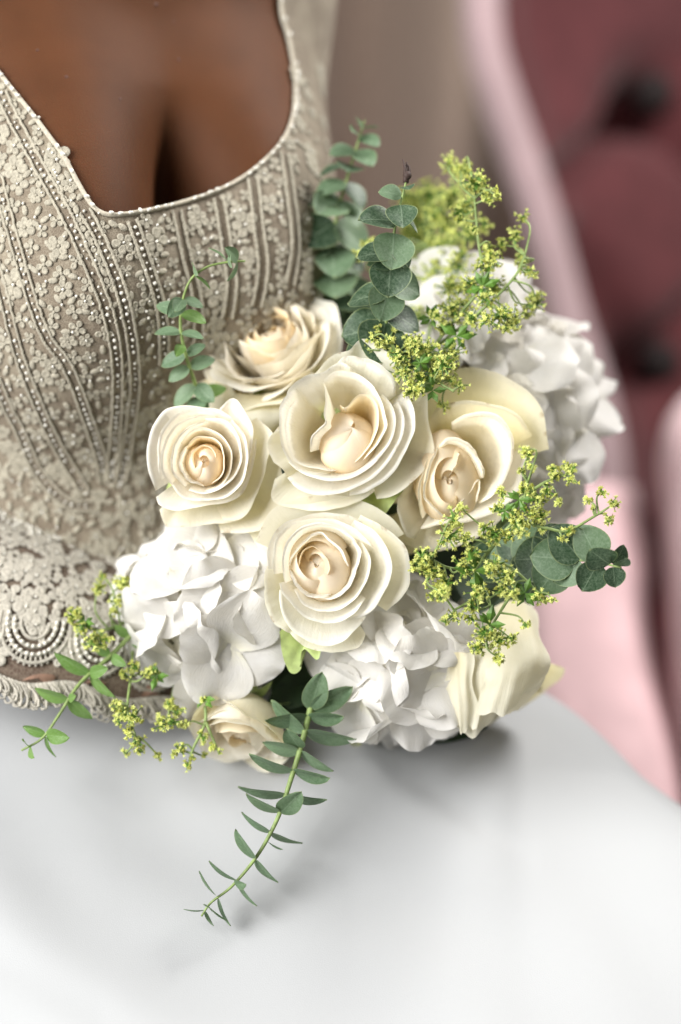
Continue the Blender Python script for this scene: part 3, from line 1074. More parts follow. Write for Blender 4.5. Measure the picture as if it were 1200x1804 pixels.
def rose(px, py, d, axis, Rr, seed, label, n=20, bud=4, gap=0.30, kmax=1.0, spin=0.0, budL=0.046, budS=1.0, cupL=0.052, rough=1.0, outer_green=4, budk=0.14, tint=(1, 1, 1), wide=1.0, power=0.85):
    """one rose: spiral of petals from a closed heart through a cup to reflexed outer petals"""
    g = np.random.default_rng(seed)
    sc_ = Rr / 0.047
    mw = frame(at(px, py, d), cdir(*axis)) @ Matrix.Rotation(spin, 4, 'Z') @ Matrix.Scale(sc_, 4)
    core = MB()
    core.ball((0, 0, -0.004), (0.010, 0.010, 0.012), seg=14, rings=10)
    sepals(g, core)
    core.tube([(0, 0, -0.012), (0, 0, -0.05)], 0.003, 8)
    ro = core.build('rose', M['calyx'])
    in_bouquet(ro, mw)
    ro['label'] = label
    ga = R(137.5)
    for i in range(n):
        if i < bud:
            k = budk * i / max(1, bud - 1)
            L = budL * (0.92 + 0.10 * i / bud)
            hw = R(165 - 14 * i)
            mt = M['rose_bud']
            ph = i * R(125) + g.normal(0, 0.1)
            sp = 0.20
        else:
            f = (i - bud) / (n - bud - 1)
            k = gap + (kmax - gap) * f ** power + g.normal(0, 0.018)
            L = cupL * (0.90 + 0.16 * f ** 0.8) * g.uniform(0.95, 1.05)
            hw = R(np.interp(f, [0, .35, 1], [96, 74, 54])) * g.uniform(0.88, 1.1) * wide
            ph = i * ga + g.normal(0, 0.16)
            sp = 0.07 * g.choice([1, 1, -1])
            mt = M['rose_outer'] if i >= n - outer_green else M['rose']
            if f < 0.15: mt = M['rose_bud'] if g.random() < 0.6 else M['rose']
        me = petal_mesh('petal', min(k, 1.0), L, ph, hw, sp, g, None, flat=0.04 + 0.22 * max(0, k - 0.4), rough=rough * (0.30 if i < bud else 1.0), m=mt, r0=0.0018 + 0.0010 * k + i * 0.00010, z0=-0.006 * k,
                        point=0.015 + 0.10 * max(0, k - 0.5), sideroll=16)
        if i < bud:
            me.transform(Matrix.Rotation(R(g.normal(0, 4)), 4, 'X') @ Matrix.Rotation(R(g.normal(0, 4)), 4, 'Y') @ Matrix.Diagonal((budS * 1.25, budS * 1.25, 1, 1)))
        else:
            me.transform(Matrix.Rotation(R(g.normal(0, 3.2)), 4, 'X') @ Matrix.Rotation(R(g.normal(0, 3.2)), 4, 'Y'))
        o = link('petal', me, ro)
        v = g.uniform(0.96, 1.0)
        o.color = (v * tint[0], v * tint[1], v * tint[2] * g.uniform(0.96, 1.0), 1)
    return ro

side_rose = rose(496, 648, 1.045, (-0.24, 0.64, 0.74), 0.0430, 34, 'open cream rose seen from its side at the top left', n=28, bud=5, gap=0.22, budS=0.8, cupL=0.050, spin=0.3, budk=0.2, tint=(.99, .97, .93), rough=1.4)
rose(436, 1236, 1.015, (-0.15, -0.80, 0.55), 0.0355, 52, 'small half open rose under the left hydrangea', n=18, bud=4, gap=0.25, kmax=0.75, cupL=0.056, spin=0.8, tint=(1, .985, .95), rough=1.4)
low_rose = rose(850, 1150, 1.045, (0.42, -0.72, 0.35), 0.0400, 66, 'pale rose at the lower right showing the backs of its outer petals', n=14, bud=4, gap=0.3, kmax=0.66, cupL=0.058, spin=1.3, tint=(.98, .97, .90), outer_green=9, wide=1.1)
rose(405, 720, 1.060, (-0.55, 0.35, 0.6), 0.0330, 71, 'rose mostly hidden between the top left and the open pale rose', n=16, bud=4, gap=0.3, kmax=0.9, tint=(.98, .95, .90))
rose(800, 690, 1.070, (0.15, 0.5, 0.8), 0.0400, 75, 'rose mostly hidden behind the yellow-green filler', n=16, bud=4, gap=0.3, kmax=0.9, tint=(.98, .95, .88))

def rim_petal(rim, h, lip, zb, g, m, ctr, ns=40, nt=24, rough=1.0, flare=0.5, foot=0.12):
    """petal whose lip follows a given rim line: rises from the rose's foot as a cup wall and rolls over at the rim"""
    c = catmull(rim, ns)
    s = np.linspace(0, 1, ns)
    T = np.gradient(c, axis=0); T /= np.linalg.norm(T, axis=1)[:, None]
    Nn = np.stack([T[:, 1], -T[:, 0]], 1)
    d = c - ctr
    dn = d / (np.linalg.norm(d, axis=1)[:, None] + 1e-9)
    Nn *= np.where((Nn * dn).sum(1) < 0, -1, 1)[:, None]
    out = 0.55 * Nn + 0.45 * dn
    out /= np.linalg.norm(out, axis=1)[:, None]
    ph = g.uniform(0, 6.28, 6)
    e = np.abs(2 * s - 1)
    wob = rough * (0.0005 * np.sin(6 * s + ph[0]) + 0.00018 * np.sin(19 * s + ph[1]) + 0.00010 * np.sin(43 * s + ph[5]))
    c = c + out * wob[:, None]
    hh = h * (1 - 0.30 * e ** 7) + rough * (0.0012 * np.sin(5 * s + ph[2]) + 0.0004 * np.sin(13 * s + ph[3]))
    lp = 0.6 * lip * (1 - 0.6 * e ** 5) * (1 + 0.2 * np.sin(5 * s + ph[4]) + 0.07 * np.sin(17 * s + ph[0]) + 0.03 * np.sin(41 * s + ph[2]))
    curl = 0.55 + 0.45 * np.sin(4 * s + ph[1])
    V = np.zeros((ns, nt, 3))
    for i in range(ns):
        r = c[i] - ctr
        o = out[i]
        l = lp[i]; H = hh[i]
        cu = curl[i]
        f = flare
        D = H - zb
        ra = [0.62 - 0.16 * f, 0.86 - 0.20 * f, 0.945 - 0.12 * f, 0.975 - 0.04 * f]
        za = [0.05 + 0.10 * f, 0.34 + 0.14 * f, 0.68 + 0.10 * f, 0.88 + 0.04 * f]
        cc = [np.r_[ctr + r * foot, zb]] + [np.r_[ctr + r * a_, zb + D * b_] for a_, b_ in zip(ra, za)]
        cc += [np.r_[c[i], H], np.r_[c[i] + o * l * 0.45, H + l * (0.12 - 0.25 * cu)], np.r_[c[i] + o * l * 0.8, H - l * (0.02 + 0.75 * cu)]]
        V[i] = catmull(np.array(cc), nt)
    S, Tt = np.meshgrid(s, np.linspace(0, 1, nt), indexing='ij')
    uv = np.stack([S, Tt], 2).reshape(-1, 2)
    return mesh('petal', V.reshape(-1, 3), gridfaces(ns, nt), m, uv)

def traced_rose(ox, oy, k, cx, cy, d, label, seed, rims, bud, hin=0.036, hout=0.010, tint=(1, 1, 1), axis=(0, 0, 1), rough=1.0):
    """rims are in the photograph's zoomed coordinates: (ox, oy) offset, k scale; (cx, cy) the rose's centre"""
    g = np.random.default_rng(seed)
    PX, PY = ox + cx * k, oy + cy * k
    mw = frame(at(PX, PY, d), cdir(*axis))
    mi = np.linalg.inv(np.array(mw))
    core = MB()
    core.ball((0, 0, -0.010), (0.010, 0.010, 0.010), seg=14, rings=10)
    sepals(g, core, droop=115)
    core.tube([(0, 0, -0.018), (0, 0, -0.05)], 0.003, 8)
    ro = core.build('rose', M['calyx'])
    in_bouquet(ro, mw)
    ro['label'] = label
    def loc(x, y, h):
        """point of the rose's own space at height h that shows at zoomed (x, y)"""
        o = CAM; p = at(ox + x * k, oy + y * k, 1.0)
        lo = mi @ np.r_[o, 1]; lp = mi @ np.r_[p, 1]
        t = (h - lo[2]) / (lp[2] - lo[2])
        return (lo + (lp - lo) * t)[:2]
    n = len(rims)
    bx, by, bR, bh, bn, bk, bspin, bS = bud[:8]
    btx, bty = bud[8] if len(bud) > 8 else (0, 0)
    bc = loc(bx, by, bh * 0.6)
    for i, rm in enumerate(rims):
        pts, lip, mt = rm[:3]
        f = i / (n - 1)
        h = hin - (hin - hout) * f ** 1.1 if len(rm) < 4 else rm[3]
        P = np.array([loc(x, y, h) for x, y in pts])
        ctr = bc * (1 - f) * 0.9 if len(rm) < 6 else loc(rm[5][0], rm[5][1], h)
        me = rim_petal(P, h, lip * k * d / FPX, -0.003 - 0.009 * f, g, M[mt], ctr, rough=rough, flare=rm[4] if len(rm) > 4 else 0.10 + 0.9 * min(1, f * 1.25))
        o = link('petal', me, ro)
        v = g.uniform(0.965, 1.0)
        tn = tint if mt != 'calyx' else (0.8, 0.9, 0.6)
        o.color = (v * tn[0], v * tn[1], v * tn[2] * g.uniform(0.96, 1.0), 1)
    for i in range(bn):
        kk = bk * i / max(1, bn - 1)
        me = petal_mesh('petal', kk, 0.044 * (0.93 + 0.10 * i / bn), bspin + i * R(128), R(165 - 14 * i), 0.2, g, None, rough=0.4, m=M['rose_bud'], r0=0.0018 + i * 0.0003)
        zs = bh / 0.031
        me.transform(Matrix.Translation((bc[0], bc[1], -0.003)) @ Matrix.Translation((0, 0, bh * 0.55)) @ Matrix.Rotation(R(btx), 4, 'X') @ Matrix.Rotation(R(bty + g.normal(0, 3)), 4, 'Y') @ Matrix.Translation((0, 0, -bh * 0.55)) @ Matrix.Diagonal((bR / 0.0122 * bS[0], bR / 0.0122 * bS[1], zs, 1)))
        o = link('petal', me, ro)
        o.color = (tint[0], tint[1], tint[2], 1)
    return ro

Q, O_, U_ = 'rose', 'rose_outer', 'rose_bud'
rose(700, 920, 1.035, (0.2, 0.1, 1), 0.0240, 83, 'rose almost hidden below the large centre rose', n=12, bud=3, gap=0.4, kmax=0.95, tint=(.96, .95, .80))
def hanging_petal(parent, net, seed):
    g = np.random.default_rng(seed)
    C = np.array([[at(*p) for p in r] for r in net])
    rows = np.stack([catmull(r, 26) for r in C])
    P = np.stack([catmull(rows[:, j], 26) for j in range(26)], 1)
    u = np.linspace(0, 1, 26)
    for i in range(26):
        for j in range(26):
            P[i, j] += -FW * (0.0022 * math.exp(-((u[j] - 0.42 + 0.2 * u[i]) / 0.05) ** 2) * u[i] + 0.0010 * math.sin(8 * u[j] + 5 * u[i]) + 0.0005 * math.sin(23 * u[j] + 2 + 3 * u[i])) + UP * (0.0022 * u[i] ** 4 * math.sin(11 * u[j]) + 0.001 * u[i] ** 4 * math.sin(27 * u[j] + 1)) + RT * 0.0016 * (u[j] ** 4) * math.sin(9 * u[i] + 1)
    U, Vv = np.meshgrid(u, u, indexing='ij')
    rim_ = np.maximum.reduce([Vv, 1 - Vv, U]) ** 6
    me = mesh('petal', (P - np.array(at(850, 1150, 1.045))).reshape(-1, 3), gridfaces(26, 26), M['rose'], np.stack([Vv, 0.3 + 0.69 * np.maximum(U * 0.6, rim_)], 2).reshape(-1, 2))
    o = link('petal', me, parent)
    o.matrix_basis = (bouquet.matrix_basis @ parent.matrix_basis).inverted() @ Matrix.Translation(Vector(at(850, 1150, 1.045)))
    o.color = (0.86, 0.85, 0.74, 1)  # slight shade put into the tint, duller and more olive
hanging_petal(side_rose, [[(385, 690, 1.03), (440, 695, 1.02), (495, 695, 1.015), (550, 680, 1.02)], [(395, 722, 1.02), (445, 730, 1.005), (490, 735, 1.005), (540, 718, 1.015)], [(420, 752, 1.02), (450, 772, 1.01), (482, 772, 1.01), (512, 752, 1.015)]], 3)
hanging_petal(side_rose, [[(340, 680, 1.045), (370, 665, 1.035), (405, 655, 1.03)], [(342, 712, 1.035), (375, 705, 1.025), (420, 700, 1.02)], [(352, 745, 1.03), (390, 745, 1.025), (430, 735, 1.02)]], 4)
hanging_petal(low_rose, [[(786, 1035, 1.05), (845, 1030, 1.04), (900, 1030, 1.04), (930, 1045, 1.05)], [(782, 1150, .99), (840, 1150, .982), (900, 1140, .980), (955, 1135, .988)], [(778, 1215, .988), (830, 1222, .980), (890, 1215, .978), (955, 1195, .985)], [(790, 1268, .992), (822, 1295, .985), (862, 1275, .985), (915, 1246, .99)]], 1)
hanging_petal(low_rose, [[(850, 1080, 1.01), (890, 1060, 1.005), (920, 1060, 1.01), (940, 1075, 1.015)], [(856, 1180, .974), (905, 1160, .970), (945, 1148, .973), (964, 1150, .982)], [(846, 1225, .973), (895, 1212, .969), (940, 1195, .973), (962, 1180, .980)], [(836, 1268, .976), (880, 1256, .973), (915, 1238, .976), (945, 1208, .984)]], 2)
hanging_petal(low_rose, [[(782, 1160, .985), (800, 1150, .978), (830, 1150, .976)], [(786, 1215, .982), (805, 1218, .975), (838, 1215, .974)], [(800, 1268, .984), (818, 1290, .978), (842, 1280, .978)]], 5)
traced_rose(440, 570, 340 / 1200, 620, 640, 0.985, 'large cream rose at the centre with a smooth closed heart', 3, [
    ([(560, 505), (600, 522), (680, 446), (770, 470), (802, 560), (780, 680), (715, 790), (590, 903)], 14, U_, 0.031),
    ([(455, 350), (470, 450), (466, 560), (480, 618), (400, 700), (372, 795)], 14, Q, 0.033, 0.9),
    ([(450, 360), (530, 302), (640, 312), (740, 372), (805, 460), (840, 570), (850, 650), (790, 760), (700, 850)], 11, Q, 0.035),
    ([(300, 440), (240, 530), (225, 640), (250, 780), (320, 870), (480, 912), (560, 915)], 9, Q, 0.033),
    ([(285, 385), (205, 480), (188, 570), (196, 690), (230, 810), (290, 890), (390, 930), (500, 940)], 12, Q, 0.033),
    ([(235, 860), (290, 905), (390, 948), (500, 972), (610, 955), (730, 890), (830, 790), (885, 690), (900, 590), (880, 500), (830, 430)], 22, Q, 0.033),
    ([(225, 470), (265, 390), (350, 325), (440, 305), (560, 250), (660, 300)], 12, Q, 0.029),
    ([(228, 960), (300, 1018), (400, 1050), (550, 1045), (680, 990), (800, 910), (890, 800), (945, 680), (955, 580), (930, 480)], 28, Q, 0.029),
    ([(500, 290), (600, 215), (720, 235), (800, 275), (880, 340), (910, 440)], 30, Q, 0.026),
    ([(620, 1055), (730, 1025), (850, 950), (940, 840), (1005, 700), (1020, 600), (1000, 500), (950, 420)], 30, Q, 0.025),
    ([(190, 620), (118, 730), (145, 835), (205, 905), (240, 965)], 8, O_, 0.022),
    ([(400, 305), (510, 205), (618, 168), (700, 102), (800, 150), (900, 230), (1010, 390)], 13, O_, 0.018),
    ([(155, 965), (135, 1075), (200, 1135), (400, 1158), (560, 1135), (720, 1075), (780, 1040)], 12, O_, 0.017),
    ([(1010, 340), (1095, 385), (1115, 600), (1155, 830), (1075, 920), (900, 1060), (790, 1085)], 6, O_, 0.014),
    ([(690, 1100), (750, 1160), (795, 1212), (880, 1130), (990, 1005)], 5, 'calyx', 0.004),
    ], (605, 745, 0.0155, 0.029, 3, 0.03, 2.2, (1.0, 1.1), (-42, 12)))
traced_rose(440, 870, 340 / 1200, 500, 520, 0.975, 'cream rose low in the middle with an amber spiral heart', 8, [
    ([(300, 470), (320, 370), (385, 320), (450, 370), (490, 440), (470, 520)], 6, U_, 0.034, 0.15, (410, 440)),
    ([(245, 450), (262, 405), (330, 305), (400, 247), (452, 242), (505, 290), (565, 350), (612, 455)], 13, Q, 0.035),
    ([(248, 470), (290, 560), (345, 630), (430, 648), (505, 622)], 12, Q, 0.033),
    ([(640, 290), (688, 345), (680, 430), (648, 520), (600, 595), (530, 640), (440, 652)], 11, Q, 0.034),
    ([(212, 560), (206, 450), (220, 335), (290, 245), (400, 195), (520, 205), (635, 270), (690, 335)], 18, Q, 0.033),
    ([(275, 600), (330, 680), (420, 725), (530, 728), (630, 668), (700, 580), (735, 480), (735, 385), (690, 295)], 16, Q, 0.031),
    ([(178, 560), (200, 620), (265, 690), (350, 762), (450, 790), (560, 780), (650, 735), (720, 650)], 14, Q, 0.029),
    ([(152, 500), (152, 400), (175, 285), (250, 200), (350, 165), (500, 158), (620, 195), (700, 260), (770, 345)], 15, Q, 0.028),
    ([(650, 165), (760, 240), (850, 370), (866, 480), (830, 600), (770, 710), (700, 755), (600, 795)], 29, Q, 0.025),
    ([(122, 470), (118, 370), (145, 280), (212, 185), (320, 145), (450, 115), (600, 135), (700, 180)], 11, Q, 0.022),
    ([(185, 600), (195, 720), (255, 830), (350, 900), (450, 928), (570, 905), (670, 815), (720, 765)], 25, Q, 0.020),
    ([(690, 130), (850, 220), (950, 320), (980, 420), (975, 560), (925, 650), (850, 730)], 20, O_, 0.016),
    ([(110, 450), (90, 540), (100, 680), (155, 790), (245, 865)], 13, O_, 0.014),
    ([(245, 860), (320, 925), (420, 972), (560, 985), (675, 955), (720, 870)], 7, O_, 0.010),
    ([(180, 860), (205, 1000), (250, 1105), (310, 1090), (335, 960), (420, 1030), (450, 960)], 5, 'calyx', 0.0),
    ([(40, 300), (130, 120), (300, 35), (500, 5), (700, 40), (860, 130), (960, 250)], 5, O_, 0.004),
    ], (440, 460, 0.0120, 0.030, 4, 0.14, 0.8, (1.1, 1.2), (-8, -10)))
traced_rose(660, 500, 460 / 1200, 400, 880, 1.000, 'deep cupped cream rose on the right with a yellow heart', 47, [
    ([(392, 770), (372, 830), (345, 890)], 6, Q, 0.034, 0.5),
    ([(475, 1010), (478, 900), (425, 965), (375, 1030), (330, 1068)], 6, Q, 0.026, 0.3),
    ([(300, 745), (255, 850), (228, 975), (285, 1045), (345, 1082)], 13, Q, 0.033),
    ([(290, 752), (340, 722), (400, 735), (440, 775), (485, 840), (508, 890)], 34, Q, 0.032),
    ([(262, 770), (215, 890), (206, 980), (225, 1080)], 10, Q, 0.029),
    ([(360, 640), (440, 612), (545, 612), (612, 690), (630, 780), (595, 890), (545, 965), (488, 1005)], 31, Q, 0.028),
    ([(215, 850), (150, 930), (110, 1010), (145, 1140), (190, 1172)], 12, Q, 0.024),
    ([(215, 1120), (300, 1100), (420, 1085), (540, 1045), (635, 960), (670, 850), (705, 740)], 33, Q, 0.022),
    ([(240, 660), (300, 570), (420, 540), (560, 565), (650, 610), (725, 700)], 19, O_, 0.018),
    ([(25, 1100), (120, 1175), (250, 1218), (380, 1200), (500, 1140), (620, 1050)], 19, O_, 0.012),
    ([(110, 560), (250, 440), (420, 385), (600, 430), (750, 560), (800, 760)], 8, O_, 0.006),
    ([(60, 1000), (90, 900), (160, 760), (260, 660)], 11, O_, 0.012),
    ], (335, 905, 0.0150, 0.030, 4, 0.12, 1.2, (0.95, 1.35)), tint=(.975, .945, .87))
traced_rose(240, 520, 540 / 1200, 245, 640, 0.985, 'fully open pale rose nearest the lace bodice', 21, [
    ([(230, 690), (225, 620), (265, 590), (310, 620), (300, 690)], 6, U_, 0.033, 0.2),
    ([(195, 600), (240, 560), (310, 565), (345, 620), (335, 700), (290, 735)], 9, U_, 0.033),
    ([(260, 750), (200, 720), (175, 650), (195, 585)], 9, Q, 0.032),
    ([(170, 580), (240, 525), (320, 540), (372, 610), (368, 690), (320, 750), (250, 768)], 9, Q, 0.031),
    ([(190, 745), (145, 680), (145, 600), (190, 525), (280, 492)], 10, Q, 0.030),
    ([(200, 762), (280, 772), (365, 732), (408, 655), (400, 565), (345, 495), (260, 482)], 10, Q, 0.029),
    ([(140, 745), (108, 690), (110, 590), (160, 502), (240, 472), (300, 470)], 9, Q, 0.027),
    ([(118, 720), (180, 785), (260, 796), (350, 784), (415, 720), (438, 625), (420, 545), (370, 480)], 11, Q, 0.026),
    ([(95, 720), (85, 660), (92, 560), (142, 482), (220, 452), (320, 452), (400, 505)], 11, Q, 0.023),
    ([(325, 445), (380, 412), (428, 472), (452, 525), (442, 640), (400, 740), (370, 800)], 12, Q, 0.021),
    ([(72, 790), (90, 822), (150, 838), (250, 822), (370, 795), (425, 745), (455, 650), (470, 560)], 14, Q, 0.020),
    ([(72, 765), (50, 640), (66, 545), (115, 458), (185, 438), (270, 444), (340, 470)], 16, Q, 0.017),
    ([(465, 480), (532, 550), (515, 640), (485, 750), (420, 862), (330, 880)], 8, O_, 0.014),
    ([(90, 840), (122, 905), (200, 905), (300, 890), (410, 878)], 9, O_, 0.010),
    ([(540, 560), (572, 700), (590, 800), (560, 880), (440, 925), (330, 930)], 7, O_, 0.004),
    ([(620, 800), (560, 850), (540, 900), (560, 1000), (540, 1080)], 7, O_, 0.002),
    ], (265, 655, 0.0090, 0.034, 3, 0.08, 0.4, (1, 1.1)), tint=(1, .985, .965), hin=0.033)

# hydrangeas
def hyd_petal(seed, L=0.027, W=0.029):
    g = np.random.default_rng(seed)
    ns, nt_ = 13, 12
    ph = g.uniform(0, 6.28, 6)
    cup = g.uniform(-0.25, 0.55)
    V = np.zeros((ns, nt_, 3)); uv = np.zeros((ns, nt_, 2))
    for i, s in enumerate(np.linspace(-1, 1, ns)):
        for j, t in enumerate(np.linspace(0, 1, nt_)):
            # rounded outline: width follows a fat oval
            w_ = W * 0.5 * (math.sin(math.pi * min(1, (0.06 + 0.80 * t))) ** 0.62)
            top = 1 - 0.13 * abs(s) ** 2.4
            y = L * t * top
            x = s * w_ * (1 + 0.05 * math.sin(5 * t + ph[0]))
            z = cup * 0.35 * L * (t ** 2) + 0.10 * L * s * s * math.sin(2 * t + ph[1]) + 0.050 * L * math.sin(3.4 * s + ph[2] + t) * t + 0.028 * L * math.sin(7 * s + ph[3]) * t ** 2 - 0.16 * L * max(0, t - 0.75) * g.uniform(0.9, 1.1) * 4 * (0.5 + 0.5 * math.sin(ph[4]))
            V[i, j] = (x, y + 0.0012, z)
            uv[i, j] = (s * 0.5 + 0.5, t)
    return mesh('petal', V.reshape(-1, 3), gridfaces(ns, nt_), M['hydrangea'], uv.reshape(-1, 2))
HYD = [hyd_petal(200 + k, 0.026 * f, 0.030 * f) for k, f in enumerate((1, 0.93, 1.08, 1.0, 0.88, 1.12, 0.97, 1.04))]

def hydrangea(px, py, d, Rx, Ry, Rz, seed, label, n=26, size=1.0, face=(0, 0, 1), tint=(1, 1, 1), lim=-0.35, tilt=0.38):
    g = np.random.default_rng(seed)
    c = at(px, py, d)
    core = MB()
    core.ball((0, 0, 0), (Rx * 0.62, Rz * 0.62, Ry * 0.62), None, 18, 12)
    ho = core.build('hydrangea', M['calyx'])
    in_bouquet(ho, Matrix.Translation(Vector(c)))
    ho['label'] = label
    fc = cdir(*face)
    N_ = int(n * 1.6)
    for k in range(N_):
        z = 1 - 2 * (k + 0.5) / N_
        th = k * R(137.5) + 0.4
        u = np.array([math.sqrt(1 - z * z) * math.cos(th), math.sqrt(1 - z * z) * math.sin(th), z])
        n_ = RT * u[0] + UP * u[1] - FW * u[2]
        if n_ @ fc < lim: continue
        n_ = n_ + g.normal(0, 0.12, 3); n_ /= np.linalg.norm(n_)
        loc = RT * (n_ @ RT) * Rx + UP * (n_ @ UP) * Ry + FW * (n_ @ FW) * Rz
        loc = loc * g.uniform(0.80, 0.97)
        nn = n_ - FW * 0.35 + g.normal(0, 0.15, 3); nn /= np.linalg.norm(nn)
        spin = g.uniform(0, 6.28)
        fsz = size * g.uniform(0.85, 1.1)
        base = frame(loc, nn) @ Matrix.Rotation(spin, 4, 'Z')
        for q in range(4):
            mm = base @ Matrix.Rotation(q * math.pi / 2 + g.normal(0, 0.08), 4, 'Z') @ Matrix.Rotation(R(g.normal(6, 8)) + tilt * (0.3 if q % 2 else 0.1), 4, 'X') @ Matrix.Translation((0, 0, 0.0007 * (q % 2))) @ Matrix.Scale(fsz, 4)
            o = link('petal', HYD[g.integers(0, len(HYD))], ho)
            o.matrix_basis = mm
            v = g.uniform(0.965, 1.0)
            o.color = (v * tint[0], v * tint[1], v * tint[2], 1)
    return ho

hydrangea(378, 1062, 1.018, 0.047, 0.046, 0.044, 5, 'large white hydrangea at the lower left of the bouquet', n=16, size=1.34)
hydrangea(700, 1165, 1.012, 0.038, 0.037, 0.042, 6, 'white hydrangea at the bottom under the amber hearted rose', n=16, size=1.25, face=(0.1, -0.2, 0.9))
hydrangea(905, 742, 1.075, 0.051, 0.060, 0.045, 7, 'white hydrangea on the right edge of the bouquet', n=21, size=1.28)
hydrangea(812, 578, 1.075, 0.042, 0.032, 0.042, 9, 'white hydrangea at the top behind the filler sprays', n=16, size=1.15)

def stems():  # unseen brown stems, added to darken the shadowed patch under the bouquet
    g = np.random.default_rng(5)
    b = MB()
    for k in range(16):
        a0 = np.array([690 + g.normal(0, 22), 1160 + g.normal(0, 20)])
        e0 = np.array([762 + g.normal(0, 42), 1285 + g.normal(0, 8)])
        e0[1] -= max(0, e0[0] - 790) * 0.35
        b.tube(catmull([at(a0[0], a0[1], 1.06), at((a0[0] + e0[0]) / 2, (a0[1] + e0[1]) / 2, 1.055 + g.normal(0, .005)), at(e0[0], e0[1], 1.048 + g.normal(0, .005))], 10), 0.0028 * g.uniform(0.8, 1.2), 8)
    o = b.build('added_stem_bundle', simple('shaded_brown_stem', (0.085, 0.05, 0.03), 0.7, (120, 0.7, 1.3)))
    in_bouquet(o, Matrix.Identity(4))
stems()

# inner foliage: dark leaves that fill the gaps between the flowers
def leaf_mesh(name, L, W, seed, m, fold=0.10, curl=0.15, tip=0.0, round_=1.0):
    g = np.random.default_rng(seed)
    ns, nt_ = 9, 11
    V = np.zeros((ns, nt_, 3)); uv = np.zeros((ns, nt_, 2)); ed = np.zeros((ns, nt_))
    p0 = g.uniform(0, 6.28)
    for i, s in enumerate(np.linspace(-1, 1, ns)):
        for j, t in enumerate(np.linspace(0, 1, nt_)):
            w_ = W * 0.5 * math.sin(math.pi * (0.03 + 0.97 * t) ** (0.80)) ** (0.62 * round_) * (1 - tip * t)
            x = s * w_
            y = L * t
            z = fold * W * abs(s) ** 1.3 * math.sin(math.pi * t) - curl * L * t * t + 0.02 * L * math.sin(4 * s + p0) * t
            V[i, j] = (x, y, z); uv[i, j] = (s * 0.5 + 0.5, t)
            ed[i, j] = max(abs(s), t, 1 - t * 8)
    return mesh(name, V.reshape(-1, 3), gridfaces(ns, nt_), m, uv.reshape(-1, 2), ed.ravel())

def inner_foliage():
    g = np.random.default_rng(77)
    core = MB()
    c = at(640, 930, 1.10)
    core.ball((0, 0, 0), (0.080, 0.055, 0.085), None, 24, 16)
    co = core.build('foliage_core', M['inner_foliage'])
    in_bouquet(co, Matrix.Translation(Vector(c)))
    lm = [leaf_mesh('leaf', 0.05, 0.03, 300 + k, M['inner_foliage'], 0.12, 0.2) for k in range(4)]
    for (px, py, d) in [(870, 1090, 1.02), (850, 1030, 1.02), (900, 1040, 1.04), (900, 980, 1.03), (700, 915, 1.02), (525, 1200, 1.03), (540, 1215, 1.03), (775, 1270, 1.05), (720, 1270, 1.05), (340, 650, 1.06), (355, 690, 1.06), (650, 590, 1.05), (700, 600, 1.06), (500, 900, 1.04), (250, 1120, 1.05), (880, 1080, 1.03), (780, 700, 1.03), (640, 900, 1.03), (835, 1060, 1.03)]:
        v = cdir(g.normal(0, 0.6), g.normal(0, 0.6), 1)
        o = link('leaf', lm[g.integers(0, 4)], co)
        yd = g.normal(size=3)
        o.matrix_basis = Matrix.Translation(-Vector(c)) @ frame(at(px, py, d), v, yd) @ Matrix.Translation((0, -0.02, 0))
inner_foliage()

